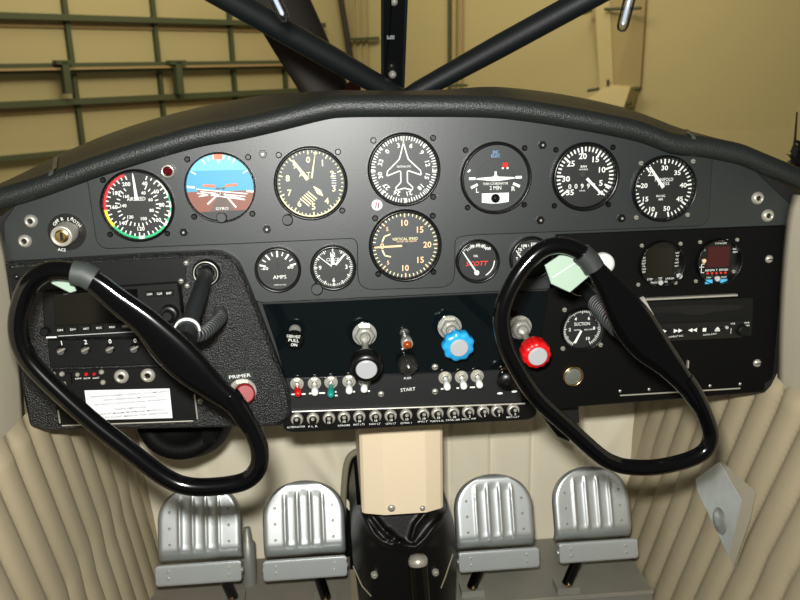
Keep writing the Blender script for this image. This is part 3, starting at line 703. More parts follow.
# disc player
c = at3(702, 318, HR); t = thing('disc_player', 'black slot-loading disc player with a row of white transport symbols', 'disc player', c)
q = MB(); q.prism(pxpoly([(636,301.5),(754,297.5),(752.5,336.5),(636,343.5)], .007), HR-.001, .007, 'radio', .001)
q.prism(pxpoly([(640,299),(738,294.3),(738,296.3),(640,301)], .010), HR-.001, .010, 'steel', .0004); q.build('case', t)
q = MB(); q.poly(pxpoly([(648,307.5),(695,304.8),(742,305.2),(744,307),(738,309.5),(716,311.5),(700,315),(688,314.5),(676,312.5),(650,313)], .0074), .0074, 'radio_dark'); q.build('disc_slot', t)
q = MB(); q.prism(pxpoly([(636,324.5),(751.5,320.3),(750.5,335),(740,338),(636,343)], .0085), .0065, .0085, 'radio_dark', .0006)
hz = .0088; s = mpp(700, 330)
def sym(px, py, pts, k=4.6):
    x, z = pp(px, py, hz); q.poly([(x+a*k*s, z+b_*k*s) for a, b_ in pts], hz, 'white')
TR = [(-.5, -.45), (.5, 0), (-.5, .45)]; TL = [(.5, -.45), (-.5, 0), (.5, .45)]
sym(665, 331.3, TR); sym(676, 330.8, TR); sym(680.5, 330.6, TR); sym(690.3, 330.2, TL); sym(694.8, 330, TL); sym(704.5, 329.8, [(-.4, -.4), (.4, -.4), (.4, .4), (-.4, .4)]); sym(717.5, 329.2, [(-.6, -.1), (.6, -.1), (0, .55)]); sym(717.5, 329.2, [(-.6, -.45), (.6, -.45), (.6, -.22), (-.6, -.22)])
for (tx, ty, w, tt) in ((676,336.3,15,'COMPACT DISC'),(710,334.3,14,'DIGITAL AUDIO'),(733,323.6,5,'VOL'),(747,322.8,5,'PWR'),(747,325.6,5,'ON')):
    x, z = pp(tx, ty, hz); q.wtext(tt, x, z, w*s, 1.7*s, hz, 'white', 3)
x, z = pp(731, 330.5, hz); q.line(x, z-.004, x, z+.003, .0006, hz, 'white')
q.build('button_strip', t)
for bx, by in ((668,331),(684,330.5),(698.5,330),(709,329.6),(722,329)):
    q2 = MB(); q2.lathe([(2.0*s, 0), (1.8*s, .0015), (1.2*s, .002)], at3(bx, by, .0085), 'radio', 10); q2.build('button', t)
q2 = MB(); q2.lathe([(1.7*s, 0), (1.5*s, .0018)], at3(726.5, 327.3, .0085), 'silverface', 10); q2.build('button', t)
q2 = MB(); cc = at3(742, 330, .0085); q2.lathe([(6*s, 0), (5.6*s, .005), (4.5*s, .006)], cc, 'radio', 20); q2.build('volume_knob', t)

# ================================================================== RADIOS ON THE POD
hp = HPOD
c = at3(110, 310, hp); t = thing('navigation_radio', 'wide black radio with a blank display, behind the left yoke spoke', 'radio', c)
q = MB(); q.prism(pxpoly(rounded([(42,291.5),(178,282),(183,312),(183,337),(44,339)], 3), hp+.006), hp-.001, hp+.006, 'radio', .0015); q.build('case', t)
q = MB(); q.prism(pxpoly([(53,294),(137,289),(139,322),(55,326)], hp+.0075), hp+.004, hp+.0075, 'screen', .0006); x, z = pp(66, 294.2, hp+.008); q.wtext('NAV', x, z, 5*mpp(66, 294), .002, hp+.0079, 'white', 4); q.build('display', t)
q = MB()
q.tube([at3(179.5, 284, hp+.006), at3(182.5, 312, hp+.006)], .0022, 'blackgloss', 8); q.build('handle_bar', t)
for bx, by, tt in ((149.5,294.3,'COM'),(159.5,293.7,'CLR'),(169,293.2,'ENT')):
    q = MB(); q.prism(pxpoly([(bx-4,by-2.6),(bx+4,by-3),(bx+4,by+2.6),(bx-4,by+3)], hp+.009), hp+.005, hp+.009, 'radio_dark', .0006); x, z = pp(bx, by, hp+.0095); q.wtext(tt, x, z, 5*mpp(bx, by), .0022, hp+.0093, 'white', 3); q.build('button', t)
for k_, tt in enumerate(('ON', 'D>', 'NRST', 'PROC', 'MSG', 'OBS', 'FPL', 'CRSR')):
    bx, by = 60+13*k_, 330.2-.75*k_
    q = MB(); q.prism(pxpoly([(bx-4.6,by-2.8),(bx+4.6,by-3.1),(bx+4.6,by+2.5),(bx-4.6,by+2.8)], hp+.0085), hp+.005, hp+.0085, 'radio_dark', .0006); x, z = pp(bx, by, hp+.009); q.wtext(tt, x, z, 5.2*mpp(bx, by), .0022, hp+.0088, 'white', 3); q.build('button', t)
q = MB(); cc = at3(170, 313, hp+.006); s = mpp(170, 313); q.lathe([(9*s, 0), (8.6*s, .008), (7*s, .009), (5*s, .009), (5*s, .016), (4*s, .017)], cc, 'radio_dark', 24); q.build('tuning_knob', t)
q = MB(); cc = at3(46, 331, hp+.006); q.lathe([(4.6*s, 0), (4.2*s, .006), (3*s, .007)], cc, 'radio', 16); q.build('volume_knob', t)
q = MB(); a, b_ = pp(46, 337.6, hp+.007), pp(56.5, 337.2, hp+.007); q.line(*a, *b_, .0018, hp+.0066, 'white')
a, b_ = pp(58, 336.2, hp+.007), pp(140, 331.5, hp+.007); q.line(*a, *b_, .0009, hp+.0066, 'silverface'); q.build('trim_line', t)
# transponder
c = at3(110, 350, hp); t = thing('transponder', 'black transponder with code digits 1200 above four small knobs', 'transponder', c)
q = MB(); q.prism(pxpoly([(47,340),(184,338),(190,364),(50,368)], hp+.004), hp-.001, hp+.004, 'radio', .001)
for (dx, dy, tt) in ((61.5,343,'1'),(85.5,342,'2'),(110,341.3,'0'),(135,340.6,'0'),(160,340,'')):
    if not tt: continue
    x, z = pp(dx, dy, hp+.0045); q.text(tt, x, z, .0052, hp+.0044, 'white', 3)
q.build('case', t)
for dx, dy in ((62,349.5),(86,348.7),(110.5,348),(135,347.3)):
    cc = at3(dx, dy, hp+.004); s = mpp(dx, dy); q = MB(); k = P(dx-1.5, dy+2.2, YP-hp-.020); ax = k-cc
    q.lathe([(4.6*s, 0), (4.2*s, .004), (2.6*s, .005), (2.4*s, ax.length*.7), (3.8*s, ax.length*.72), (3.4*s, ax.length)], cc, 'radio_dark', 14, ax=ax)
    e = cc+ax*.85; q.tube([e+Vector((-.002, -.002, 0)), e+Vector((.006, -.004, .004))], .0014, 'steel', 8); q.build('code_knob', t)
# audio panel
c = at3(120, 395, hp); t = thing('audio_panel', 'black audio panel with two steel jacks and red lights above a white placard', 'audio panel', c)
q = MB(); q.prism(pxpoly([(52,370),(192,366.5),(197,421),(58,426)], hp+.003), hp-.001, hp+.003, 'radio', .001)
for (tx, ty, tt) in ((78,378.6,'ON'),(87,378.3,'ICS'),(96,378,'RADIO')):
    x, z = pp(tx, ty, hp+.0035); q.wtext(tt, x, z, 6*mpp(tx, ty), .0018, hp+.0034, 'white', 3)
q.build('faceplate', t)
for (dx, dy, r_, m_) in ((62,374,2.6,'steel'),(64.3,384,2.6,'steel'),(77.5,374.5,2.2,'steel'),(86.3,374.2,1.9,'redarc'),(94.3,374,1.6,'redarc'),(101.5,372,2.6,'steel'),(103,382.3,2.6,'steel')):
    s = mpp(dx, dy); q = MB(); q.lathe([(r_*s, 0), (r_*.9*s, .0018), (r_*.4*s, .003)], at3(dx, dy, hp+.003), m_, 12); q.build('red_light' if m_ == 'redarc' else 'screw', t)
q = MB(); cc = at3(69.5, 377.5, hp+.003); q.box((cc.x-.003, cc.y-.005, cc.z-.006), (cc.x+.003, cc.y, cc.z+.006), 'black'); q.build('slide_switch', t)
q = MB()
for a in (((54,372),(59,384)),((58,410),(60,423)),((194.5,394),(197.5,419))): q.tube([at3(*a[0], hp+.003), at3(*a[1], hp+.003)], .0011, 'steel', 6)
q.tube([at3(62,425.5,hp+.002), at3(193,420.8,hp+.002)], .0012, 'steel', 6); q.build('edge_trim', t)
jack(121.5, 376.3, hp+.003, 7, 'steel jack socket, left of the pair above the white placard')
jack(148, 375.2, hp+.003, 7, 'steel jack socket, right of the pair above the white placard')
c = at3(129, 404, hp+.003); q = MB(); q.prism(pxpoly([(84.5,390.5),(169.5,388.5),(172.5,418),(95,420),(87,410)], hp+.0036), hp+.0028, hp+.0036, 'paper')
for ly, lw, tt in ((394.5,75,'OPERATE IN NORMAL CATEGORY IN COMPLIANCE'),(398.6,50,'WITH OPERATING LIMITATIONS'),(402.7,70,'AEROBATICS, INCLUDING SPINS, PROHIBITED'),(408.5,30,'ENGINE LIMITATIONS'),(412.3,64,'TAKEOFF MAXIMUM RPM AND MANIFOLD'),(416,70,'REFER TO FLIGHT MANUAL FOR OPERATION')):
    x, z = pp(130+.05*(ly-400), ly-.3, hp+.004); q.wtext(tt, x, z, lw*mpp(130, ly), .0021, hp+.0039, 'ink', 1.4)
tag(q.build('placard', None, c), 'white printed placard stuck below the audio panel jacks', 'placard')

# ================================================================== GLARESHIELD
gs = thing('glareshield', 'long padded dark vinyl glareshield curving over the top of the panel', 'glareshield', P(400, 105, 1.0))
def gs_rows(x0, x1, n, grow=0.0):
    rows = []
    for i in range(n+1):
        px = x0+(x1-x0)*i/n
        a = P(px, low(px), YP-.004); tpt = P(px, interp(HI, px), 1.03)
        r_ = .0125+grow; cy, cz = YP-.010, a.z+.0125
        row = [Vector((a.x, YP+.02, a.z+.004))]
        for k in range(11):
            th = R(-120+k*22); row.append(Vector((a.x, cy-r_*math.cos(th)*1.1, cz+r_*math.sin(th))))
        e = row[-1]; T = Vector((tpt.x, 1.03, tpt.z+grow))
        for k in range(1, 9):
            f_ = k/8; bulge = .004*math.sin(math.pi*f_)
            row.append(e.lerp(T, f_)+Vector((0, 0, bulge)))
        for k in range(1, 4):
            row.append(T+Vector(((tpt.x-a.x)*.3*k, .07*k, -.004*k-.003*k*k)))
        rows.append(row)
    return rows
def smooth_tab(tab):
    return [(p[0], p[1]) for p in spline(tab, 6)]
LOW = smooth_tab(LOW); HI = smooth_tab(HI)
q = MB(); q.grid(gs_rows(-34, 836, 120), 'vinyl', True, flip=True); o = q.build('pad', gs)
for (x0, x1) in ((56, 60.5), (684, 688)):
    q = MB(); rows = gs_rows(x0, x1, 3, .0012); rows = [r_[8:17] for r_ in rows]; q.grid(rows, 'seam', True, flip=True); q.build('seam_glint', gs)  # seam with its crease glint painted in as a lighter strip

# ================================================================== CABIN SHELL
YF = 1.35; ZF = .02
def wall(side):
    xs = [(-.15, -.335), (.02, -.345), (.2, -.366), (.45, -.372), (.52, -.372), (.71, -.366), (.75, -.36)] if side < 0 else [(-.15, .535), (.02, .548), (.2, .566), (.45, .572), (.52, .571), (.71, .562), (.75, .56)]
    return lambda z: interp(xs, z)
WL, WR = wall(-1), wall(1)
def ribbed(name, wx, sgn, ztop, Y0, Y1, zsplit, slope, pitch, phase, skip=None):
    rows = []; nz, ny = 60, 330
    for i in range(nz+1):
        z = -.12+(zsplit+.12)*i/nz; row = []
        for j in range(ny+1):
            y = Y0+(Y1-Y0)*j/ny
            t_ = ((y-slope(z))/pitch+phase) % 1.0
            d = .010*(1-(2*t_-1)**4)*(.6+.4*math.sin(math.pi*t_))
            d *= min(1, max(0, (zsplit-z)/.02))
            row.append((wx(z)+sgn*d, y, z))
        rows.append(row)
    q = MB(); q.grid(rows, 'beige_vinyl', True, flip=(sgn > 0))
    o = q.build(name); tag(o, kind='structure'); return o
slL = lambda z: -.38*z-.25*max(0, .25-z)
slR = lambda z: -.42*z-.10*max(0, .25-z)
ribbed('wall_left', WL, 1, .5, .55, YF+.01, .50, slL, .053, .35)
ribbed('wall_right', WR, -1, .5, .55, YF+.01, .50, slR, .053, .2)
# padded sill above each ribbed wall
def sill(name, wx, sgn, label, zt):
    rows = []
    for i in range(25):
        y = .55+(.915-.55)*i/24; row = []
        for k in range(17):
            z = .47+(zt-.47)*k/16
            d = .010*math.sin(math.pi*min(1, k/16*1.0))**.4
            if k >= 14: d *= math.sqrt(max(0, 1-((k-13)/3.4)**2))
            row.append((wx(z)+sgn*d, y, z))
        row.append((wx(zt)-sgn*.03, y, zt-.002))
        rows.append(row)
    rows.append([(p[0]-sgn*.025, .922, p[2]) for p in rows[-1]])
    q = MB(); q.grid(rows, 'beige_pad', True, flip=(sgn < 0)); return tag(q.build(name), kind='structure')
sill('trim_1', lambda z: WL(z)-.007, 1, '', P(5, 225, .9).z)
sill('trim_2', lambda z: WR(z)+.004, -1, '', P(795, 196, .9).z)
# firewall cloth
rows = []
random.seed(3)
wr = [(random.uniform(-.36, .56), random.uniform(.05, .5), random.uniform(.02, .06), random.uniform(-1.2, 1.2), random.uniform(.006, .014)) for k in range(22)]
for i in range(61):
    z = -.02+.72*i/60; row = []
    for j in range(321):
        x = -.42+1.04*j/320; d = 0
        for sx in (.205, .285, .365, .465): d -= .006*math.exp(-((x-sx)/.004)**2)
        for (wx_, wz, ww, sl, am) in wr:
            u0 = (x-wx_)+(z-wz)*sl; v0 = (z-wz)
            d += am*math.exp(-(u0/ww*2.2)**2-(v0/.12)**2)*(1.0 if x < .1 else .5)
        row.append((x, YF-d, z))
    rows.append(row)
q = MB(); q.grid(rows, 'beige_cloth', True); tag(q.build('wall_front'), kind='structure')
q = MB(); q.box((-.45, 1.0, -.16), (.66, 1.37, -.135), 'floorcloth'); tag(q.build('floor'), kind='structure')
# raised metal floor plates
def plate(name, x0, x1, y0, y1, label, m):
    q = MB(); q.box((x0, y0, ZF-.10), (x1, y1, ZF), m); q.box((x0, y0-.004, ZF-.004), (x1, y0, ZF+.001), 'steel')
    return tag(q.build(name, None, ((x0+x1)/2, y0, ZF)), label, 'floor plate', 'metal floor plates')
plate('floor_plate', .185, .533, 1.160, YF-.004, 'grey metal floor plate with bright front edge under the right-hand pedals', 'floormetal')
plate('floor_plate', -.34, .01, 1.165, YF-.004, 'dull grey floor plate under the left-hand pedals', 'floorcloth')

# dark drum and bracket under the panel
c = P(180.5, 414, 1.02); s = depth(c)/F
t = thing('drum', 'black round drum hanging beneath the left radio pod', 'drum', c+Vector((0, .1, 0)))
q = MB(); q.lathe([(44*s, -.09), (45*s, -.004), (43*s, .004), (30*s, .006), (29*s, .002), (8*s, .002)], c, 'matte', 40, ax=(0, -1, .45)); q.build('housing', t)
q = MB(); a = P(209, 436, 1.0); q.box((a.x-.008, .995, a.z-.008), (a.x+.008, 1.05, a.z+.014), 'matte'); q.build('lug', t)
q = MB(); c1, c2 = P(546, 409, .99), P(580, 432, .99)
t = thing('bracket', 'black metal bracket with a lever hanging under the panel behind the right yoke', 'bracket', (c1+c2)/2)
q.prism([pp(547,405,-.07), pp(579,402,-.07), pp(580,423,-.07), pp(572,428,-.07), pp(562,423,-.07), pp(548,424,-.07)], -.12, -.07, 'strip', .003); q.build('plate', t)
q = MB(); q.tube([P(550, 418, .965), P(562, 432, .955), P(571, 437, .95)], [.008, .009, .007], 'blackgloss', 12); q.build('lever', t)

# console column, boot and lever
Yc = 1.05
def cz(py, px=400, Y=Yc): return P(px, py, Y).z
xl, xr = P(360.5, 470, Yc).x, P(443, 470, Yc).x; zb, zt = cz(511), cz(418)
t = thing('console', 'beige painted centre console column below the breaker row', 'console', ((xl+xr)/2, Yc, zb))
w = xr-xl; sec = [(xl, Yc+.25), (xl, Yc+.004), (xl+.004, Yc), (xl+w*.27, Yc-.009), (xl+w*.78, Yc-.009), (xr-.004, Yc), (xr, Yc+.004), (xr, Yc+.25)]
q = MB(); q.grid([[(x, y, z) for x, y in sec] for z in (zb, zt+.06)], 'beige_paint', False); q.add([(x, y, zb) for x, y in sec], [tuple(range(8))[::-1]], 'beige_paint'); q.build('column', t)
for a, r_ in (((391.5, 512), 4), ((422.5, 512), 3)):
    c = P(a[0], a[1]-4, Yc-.009); s = depth(c)/F; q = MB(); q.lathe([(r_*s, 0), (r_*s*.9, .002), (r_*s*.4, .003)], c, 'steel', 14); q.build('screw', t)
# boot
bl_ = spline([(357,505),(352,530),(353,560),(357,585),(361,625)], 16); bR = spline([(444,502),(453,520),(455.5,545),(456,575),(455,625)], 16)
RIDGES = [([(372,516),(380,526),(389,537)], 3.0, .009), ([(361,512),(374.6,534.5),(382,541),(390.6,544.7),(400,543),(408,546.5),(416,547),(425,538.5),(433,528),(450,510)], 3.2, .010), ([(426,513),(416,525),(412,538)], 3.0, .008), ([(388,532),(400,543)], 3.0, .006)]
def near(px, py, L):
    best = 1e9
    for (ax_, ay), (bx, by) in zip(L, L[1:]):
        dx, dy = bx-ax_, by-ay; u_0 = max(0, min(1, ((px-ax_)*dx+(py-ay)*dy)/(dx*dx+dy*dy)))
        best = min(best, math.hypot(px-ax_-dx*u_0, py-ay-dy*u_0))
    return best
rows = []; n = len(bl_)
for i in range(n):
    row = []; f_ = i/(n-1)
    for j in range(81):
        u0 = j/80; px = bl_[i][0]+(bR[i][0]-bl_[i][0])*u0; py = bl_[i][1]+(bR[i][1]-bl_[i][1])*u0
        bul = .055*(1-(2*u0-1)**6)
        tp = max(0, min(1, (py-506)/40)); bul -= .018*(1-tp)
        for L, sg, am in RIDGES: bul += am*math.exp(-(near(px, py, L)/sg)**2)
        row.append(P(px, py, 1.13-bul))
    rows.append(row)
q = MB(); q.grid(rows, 'leather', True, flip=True)
t = thing('boot', 'black leather boot with folds at the foot of the beige console', 'boot', P(405, 590, 1.10)); bo = q.build('cover', t)
q = MB()
for j in (0, 80):
    q = MB(); q.grid([[r_[j] for r_ in rows], [r_[j]+Vector((0, .16, 0)) for r_ in rows]], 'leather', True, flip=(j > 0)); q.build('side_panel', t)
for a in ((374.5, 575.5), (435.5, 573)):
    c = P(*a, 1.073); s = depth(c)/F; q = MB(); q.lathe([(3.6*s, -.004), (3.4*s, .002), (2*s, .004)], c, 'steel', 14); q.build('snap_stud', t)
for pts in (((353,566),(362,586),(371,596)), ((453,554),(445,578),(441,588))):
    q = MB(); q.tube([P(a[0], a[1], 1.073 if k_ else 1.08) for k_, a in enumerate(pts)], .0012, 'piping', 6); q.build('seam', t)
s = 1.1/F
t = thing('floor_lever', 'black tubular lever with chrome top standing in front of the leather boot', 'lever', P(421, 600, 1.04))
q = MB(); p0, p1 = P(418, 562, 1.045), P(424, 640, 1.02); q.tube([p0, p1], 9.5*s*1.05, 'blackgloss', 24); q.build('tube', t)
q = MB(); d = (p0-p1).normalized(); q.lathe([(9.2*s, -.006), (10.5*s, -.002), (10.5*s, .004), (8*s, .010), (1*s, .012)], p0, 'steel', 24, ax=d); q.build('cap', t)

# firewall opening beside the console
q = MB(); e = spline([(360,450,0),(349,458,0),(344.5,480,0),(342.5,530,0),(342,570,0)], 6)
pts = [P(a[0], a[1], 1.325) for a in e]; q.tube(pts, .006, 'piping', 10)
t = thing('firewall_slot', 'dark slot edged with cloth piping, left of the console', 'slot', pts[-1]); q.build('piping', t)
q = MB(); inner = [P(a[0], a[1], 1.33) for a in e]; q.grid([inner, [Vector((p.x+.06, p.y+.001, p.z)) for p in inner]], 'matte', False); q.build('dark_fill', t)  # black sheet put in for the shade inside the opening

# ================================================================== RUDDER PEDALS
def pedal(c, label, tube_tip):
    t = thing('rudder_pedal', label, 'pedal', c, 'rudder pedals on the cockpit floor')
    W, H = .069, .124; tl = R(22)
    U = Vector((0, math.sin(tl), math.cos(tl))); N = Vector((0, -math.cos(tl), math.sin(tl)))
    base = c+U*.017+N*(-.004)
    def hw(v):
        f_ = v/H
        if f_ < .50: return W*(1-.01*(.5-f_))
        k = (f_-.50)/.50; return W*(max(0, 1-k**2.35))**(1/2.1)
    rows = []; nv = 44
    vs = [H*(1-(1-i/nv)**1.6) for i in range(nv+1)]
    for v in vs:
        w_ = max(hw(v), .004); row = []
        for j in range(61):
            x = -w_+2*w_*j/60
            edge = min(w_-abs(x), (H-v)*.9, 1)
            dz = 0
            if edge < .009: dz -= .009*(1-math.sqrt(max(0, 1-(1-max(0, edge)/.009)**2)))
            ph = x/.0205
            inr = max(0, min(1, (v-.014)/.012))*max(0, min(1, (H*.90-abs(x)*.12-v)/.012))
            for rx in (-.0315, -.0105, .0105, .0315): dz += .0028*inr*math.exp(-((x-rx)/.0021)**2)
            if abs(x) < .034: dz -= .0014*inr*math.sin(math.pi*((x/.021+.5) % 1))
            if v < .022: dz -= .016*(1-v/.022)**2
            row.append(base+Vector((1, 0, 0))*x+U*v+N*dz)
        rows.append(row)
    q = MB(); q.grid(rows, 'brushed', True); o = q.build('foot_plate', t)
    sm = o.modifiers.new('thick', 'SOLIDIFY'); sm.thickness = .0025; sm.offset = -1
    for x in (-.048, .048):
        for v in (.030, .056, .082):
            q = MB(); p = base+Vector((x, 0, 0))+U*v; q.lathe([(.0024, -.001), (.0022, .0012), (.001, .0022)], p, 'steel', 10, ax=N); q.build('rivet', o)
    q = MB(); rows = []
    for x, k in ((-.0675, .8), (-.066, .95), (-.0635, 1), (.0635, 1), (.066, .95), (.0675, .8)):
        sec = [(.013, .016), (-.0, .0165), (.013, .012), (.015, .008)]
        pr = [(-.012, .0150), (-.002, .0165), (.010, .0168), (.0105, .0150), (.0088, .0110), (.0085, -.0125), (.0065, -.0160), (.0020, -.0168), (-.012, -.0168)]
        rows.append([c+Vector((x*1.01, 0, 0))+N*(a*1.0)+U*(b_*k) for a, b_ in pr])
    q.grid(rows, 'bar_alu', True); q.add(rows[0], [tuple(range(9))], 'bar_alu'); q.add(rows[-1], [tuple(range(9))[::-1]], 'bar_alu'); hb = q.build('heel_bar', t)
    for x in (-.048, .048):
        for v in (-.005, .006):
            q = MB(); q.lathe([(.002, -.001), (.0018, .001), (.001, .0018)], c+Vector((x, 0, 0))+U*v+N*.0095, 'steel', 10, ax=N); q.build('rivet', hb)
    for sx in (-1, 1):
        q = MB(); q.lathe([(.0045, 0), (.0045, .003), (.003, .004)], c+Vector((sx*.067, .002, 0)), 'steel', 10, ax=(sx, 0, 0)); q.build('pivot_bolt', hb)
    q = MB(); p0 = c+Vector((tube_tip[2], .02, -.006)); p1 = PZ(tube_tip[0], tube_tip[1], ZF+.012)
    q.tube([p0, p1], .0095, 'blackgloss', 16); lg = q.build('leg', t)
    q = MB(); q.lathe([(.004, 0), (.004, .004), (.002, .005)], p1+Vector((0, -.009, .004)), 'brass', 10, ax=(0, -1, .3)); q.build('bolt', lg)
    q = MB(); q.box((p1.x-.02, p1.y-.012, ZF), (p1.x+.02, p1.y+.02, ZF+.012), 'floormetal'); q.build('foot_block', t)
pedal(P(199.5, 573, 1.165), 'silver ribbed rudder pedal, leftmost, partly under the left yoke rim', (233, 597, .03))
pedal(P(305.5, 568, 1.165), 'silver ribbed rudder pedal just left of the black leather boot', (326, 598, .015))
pedal(P(498.3, 559.5, 1.165), 'silver ribbed rudder pedal just right of the black leather boot', (472, 587, -.02))
pedal(P(597.3, 550.5, 1.165), 'silver ribbed rudder pedal, rightmost, beside the quilted side wall', (567, 584, -.02))
# pale grey cylinder behind the left pedal
c = P(248, 552, 1.28); t = thing('grey_cylinder', 'pale grey cylinder showing just right of the leftmost pedal', 'cylinder', P(248, 590, 1.28))
q = MB(); q.lathe([(.008, -.070), (.014, -.060), (.014, .015), (.009, .022), (.006, .045)], c, 'floormetal', 20, ax=(0, .2, 1)); q.build('body', t)
# pocket plate on the right wall
xw = .556
pk = [PX(*a, xw) for a in ((695.5,479),(719,462),(741,501),(739,514),(728.5,556),(717,532),(697,490))]
t = thing('inspection_plate', 'bare aluminium plate showing through a cut in the right quilted wall', 'plate', pk[4])
q = MB(); n = len(pk); front = pk; back_ = [p+Vector((.004, 0, 0)) for p in pk]
q.add(front, [tuple(range(n))[::-1]], 'alu'); q.add(front+back_, [(i, (i+1) % n, n+(i+1) % n, n+i) for i in range(n)], 'alu'); q.build('plate', t)
q = MB(); c = PX(720, 521, xw); q.lathe([(.020, 0), (.017, .003), (.006, .004)], c, 'brushed', 22, ax=(-1, 0, 0)); q.build('dimple', t)
fl = [PX(*a, xw-.002) for a in ((719,459),(756,492),(750,520),(734,566),(729,556),(739,514),(742,500))]
q = MB(); n = len(fl); q.add(fl, [tuple(range(n))[::-1]], 'beige_pad'); q.build('fold_flap', t)

# ================================================================== YOKES
def yoke(label, Yk, rimpts, plate, hub, shaft0, tape, tagpoly, tapemat, wr_, ring, coil, extra):
    c = P(*hub, Yk+.03); t = thing('control_yoke', label, 'yoke', at3(*shaft0, HPOD if shaft0[0] < 300 else HR), 'control yokes')
    s = depth(c)/F
    q = MB(); sp = spline([tuple(P(x, y, Yk)) for x, y in rimpts], 10)
    q.tube(sp, wr_*s, 'blackgloss', 18); q.build('rim', t)
    # flat spoke: loft with changing width
    q = MB(); pl = spline([(*P(x, y, Yk), w*s) for x, y, w in plate], 8); rows = []
    for i, p in enumerate(pl):
        a, b_ = pl[max(0, i-1)], pl[min(len(pl)-1, i+1)]
        tn = Vector((b_[0]-a[0], 0, b_[2]-a[2])).normalized(); nn = Vector((-tn.z, 0, tn.x))
        w_ = p[3]; d = min(w_, wr_*s*.9)
        row = []
        for k in range(24):
            th = 2*math.pi*k/24; cx_, sy_ = math.cos(th), math.sin(th)
            e_ = .75
            row.append(Vector(p[:3])+nn*(w_*math.copysign(abs(cx_)**e_, cx_))+Vector((0, 1, 0))*(d*math.copysign(abs(sy_)**e_, sy_)))
        rows.append(row)
    q.grid(rows, 'blackgloss', True, closed=True); q.add(rows[0], [tuple(range(24))[::-1]], 'blackgloss'); q.add(rows[-1], [tuple(range(24))], 'blackgloss'); q.build('spoke', t)
    q = MB(); q.tube([P(x, y, Yk) for x, y in tape], wr_*s*1.28, tapemat, 18); tag(q.build('tape_wrap', t), 'grey tape wrapped around the rim')
    q = MB(); p0 = at3(*shaft0, HPOD if shaft0[0] < 300 else HR); 
    q.tube([p0, p0.lerp(c, .97)], 9.2*s if shaft0[0] < 300 else 8.2*s, 'tube', 22); q.build('shaft', t)
    ax = (c-p0).normalized(); sp_ = depth(p0)/F
    q = MB(); q.lathe([(14*sp_, 0), (14*sp_, .003), (12.5*sp_, .006), (10.2*sp_, .006), (10*sp_, 0)], p0, 'wrinkle' if False else 'bezel', 30, cap=False); q.lathe([(12.4*sp_, .0055), (11.8*sp_, .0075), (11*sp_, .0055)], p0, 'steel', 30, cap=False); q.build('panel_collar', t)
    q = MB(); e = p0.lerp(c, .86); q.lathe([(12.4*s, 0), (13.4*s, .001), (13.4*s, .004), (12.2*s, .005), (11.6*s, .003)], e, ring, 30, ax=ax, cap=False); q.lathe([(11.8*s, .002), (11.8*s, (c-e).length+.004)], e, 'black', 26, ax=ax); q.build('hub_ring', t)
    # coiled cord
    q = MB(); pth = spline([tuple(P(*a)) for a in coil], 26); cpts = []
    N_ = len(pth)
    for i, p in enumerate(pth):
        a, b_ = Vector(pth[max(0, i-1)]), Vector(pth[min(N_-1, i+1)]); tn = (b_-a).normalized(); n1 = tn.cross(Vector((0, 1, .2))).normalized(); n2 = tn.cross(n1)
        for k in range(4):
            th = 2*math.pi*(i*4+k)/22; f_ = k/4
            pb = Vector(p) if i == N_-1 else Vector(p).lerp(Vector(pth[i+1]), f_)
            cpts.append(pb+(n1*math.cos(th)+n2*math.sin(th))*(.0060 if shaft0[0] < 300 else .0098))
    q.tube(cpts, .0017, 'tape_dark', 6); q.build('coiled_cord', t)
    if extra: extra(t, Yk, s)
    if tagpoly:
        q = MB(); 
        pts = [(P(x, y, Yk+.012).x, P(x, y, Yk+.012).z) for x, y in tagpoly]
        q.prism(pts, YP-Yk-.014, YP-Yk-.012, 'palegreen', .0005)
    return t, s, q if tagpoly else None
YK = .70
t, s, q = yoke('black left control yoke with grey tape at its upper left corner', YK,
    [(88,277),(76,272.5),(50,271),(32,282),(22,302),(18,326),(23,349),(39,372),(87,417),(130,451),(163,476),(187,486),(217,486.5),(245,481),(258,468),(259.5,449),(251,427),(239,407),(230,394)],
    [(84,274.5,9),(100,286,10.5),(118,301,12),(145,322,14),(170,348,18),(192,369,17.5),(214,388,13),(233,403,10.2),(243,417,9.2),(251,428,8.8)],
    (184,340), (206.5,272.5), [(73,272.5),(84,274.5),(94,280)], [(48,279),(72,283),(76,291),(70,293),(52,284)], 'tape', 9.2, 'white',
    [(186,334,.745),(200,334,.76),(211,327,.80),(220,318,.86),(220,312,.885)], None)
o = q.build('plastic_strip', None, P(62, 286, YK)); tag(o, 'pale strip tucked under the taped corner of the left yoke', 'strip')
def chromebit(t, Yk, s):
    q = MB(); q.tube([P(641.5, 298, Yk), P(651.5, 316, Yk)], 2.6*s, 'chrome', 10); tag(q.build('switch_bracket', t), 'shiny chrome edge beside the spoke')
t, s, q = yoke('black right control yoke with dark tape and a pale green tag at its top', YK,
    [(592,264),(588,259),(577,250),(559,245.3),(540,251),(522,269),(509,291),(502,313),(504,338),(514,363),(536,397),(569,428),(598,454),(613,463),(630,467),(657,467),(688,460),(706,449.5),(710.5,433),(702.5,409),(693,390),(685,378)],
    [(588,259,8),(598,272,9.5),(611,290,13),(630,318,19.5),(647,342,19),(668,364,13.5),(684,383,10),(695,399,8.3),(702,409,7.9)],
    (634,338), (579,283), [(581,253),(588,259),(594,268)], [(545,265.5),(560,255.5),(572.5,256),(589,276.5),(570,292.5),(551.5,284)], 'tape_dark', 8.0, 'bezel',
    [(597,303,.83),(604,311,.80),(611,319,.775),(620,328,.755)], chromebit)
a, b_ = P(553,278,YK+.01), P(576,263,YK+.01); q.line(a.x, a.z, b_.x, b_.z, .0006, YP-YK-.0116, 'white')
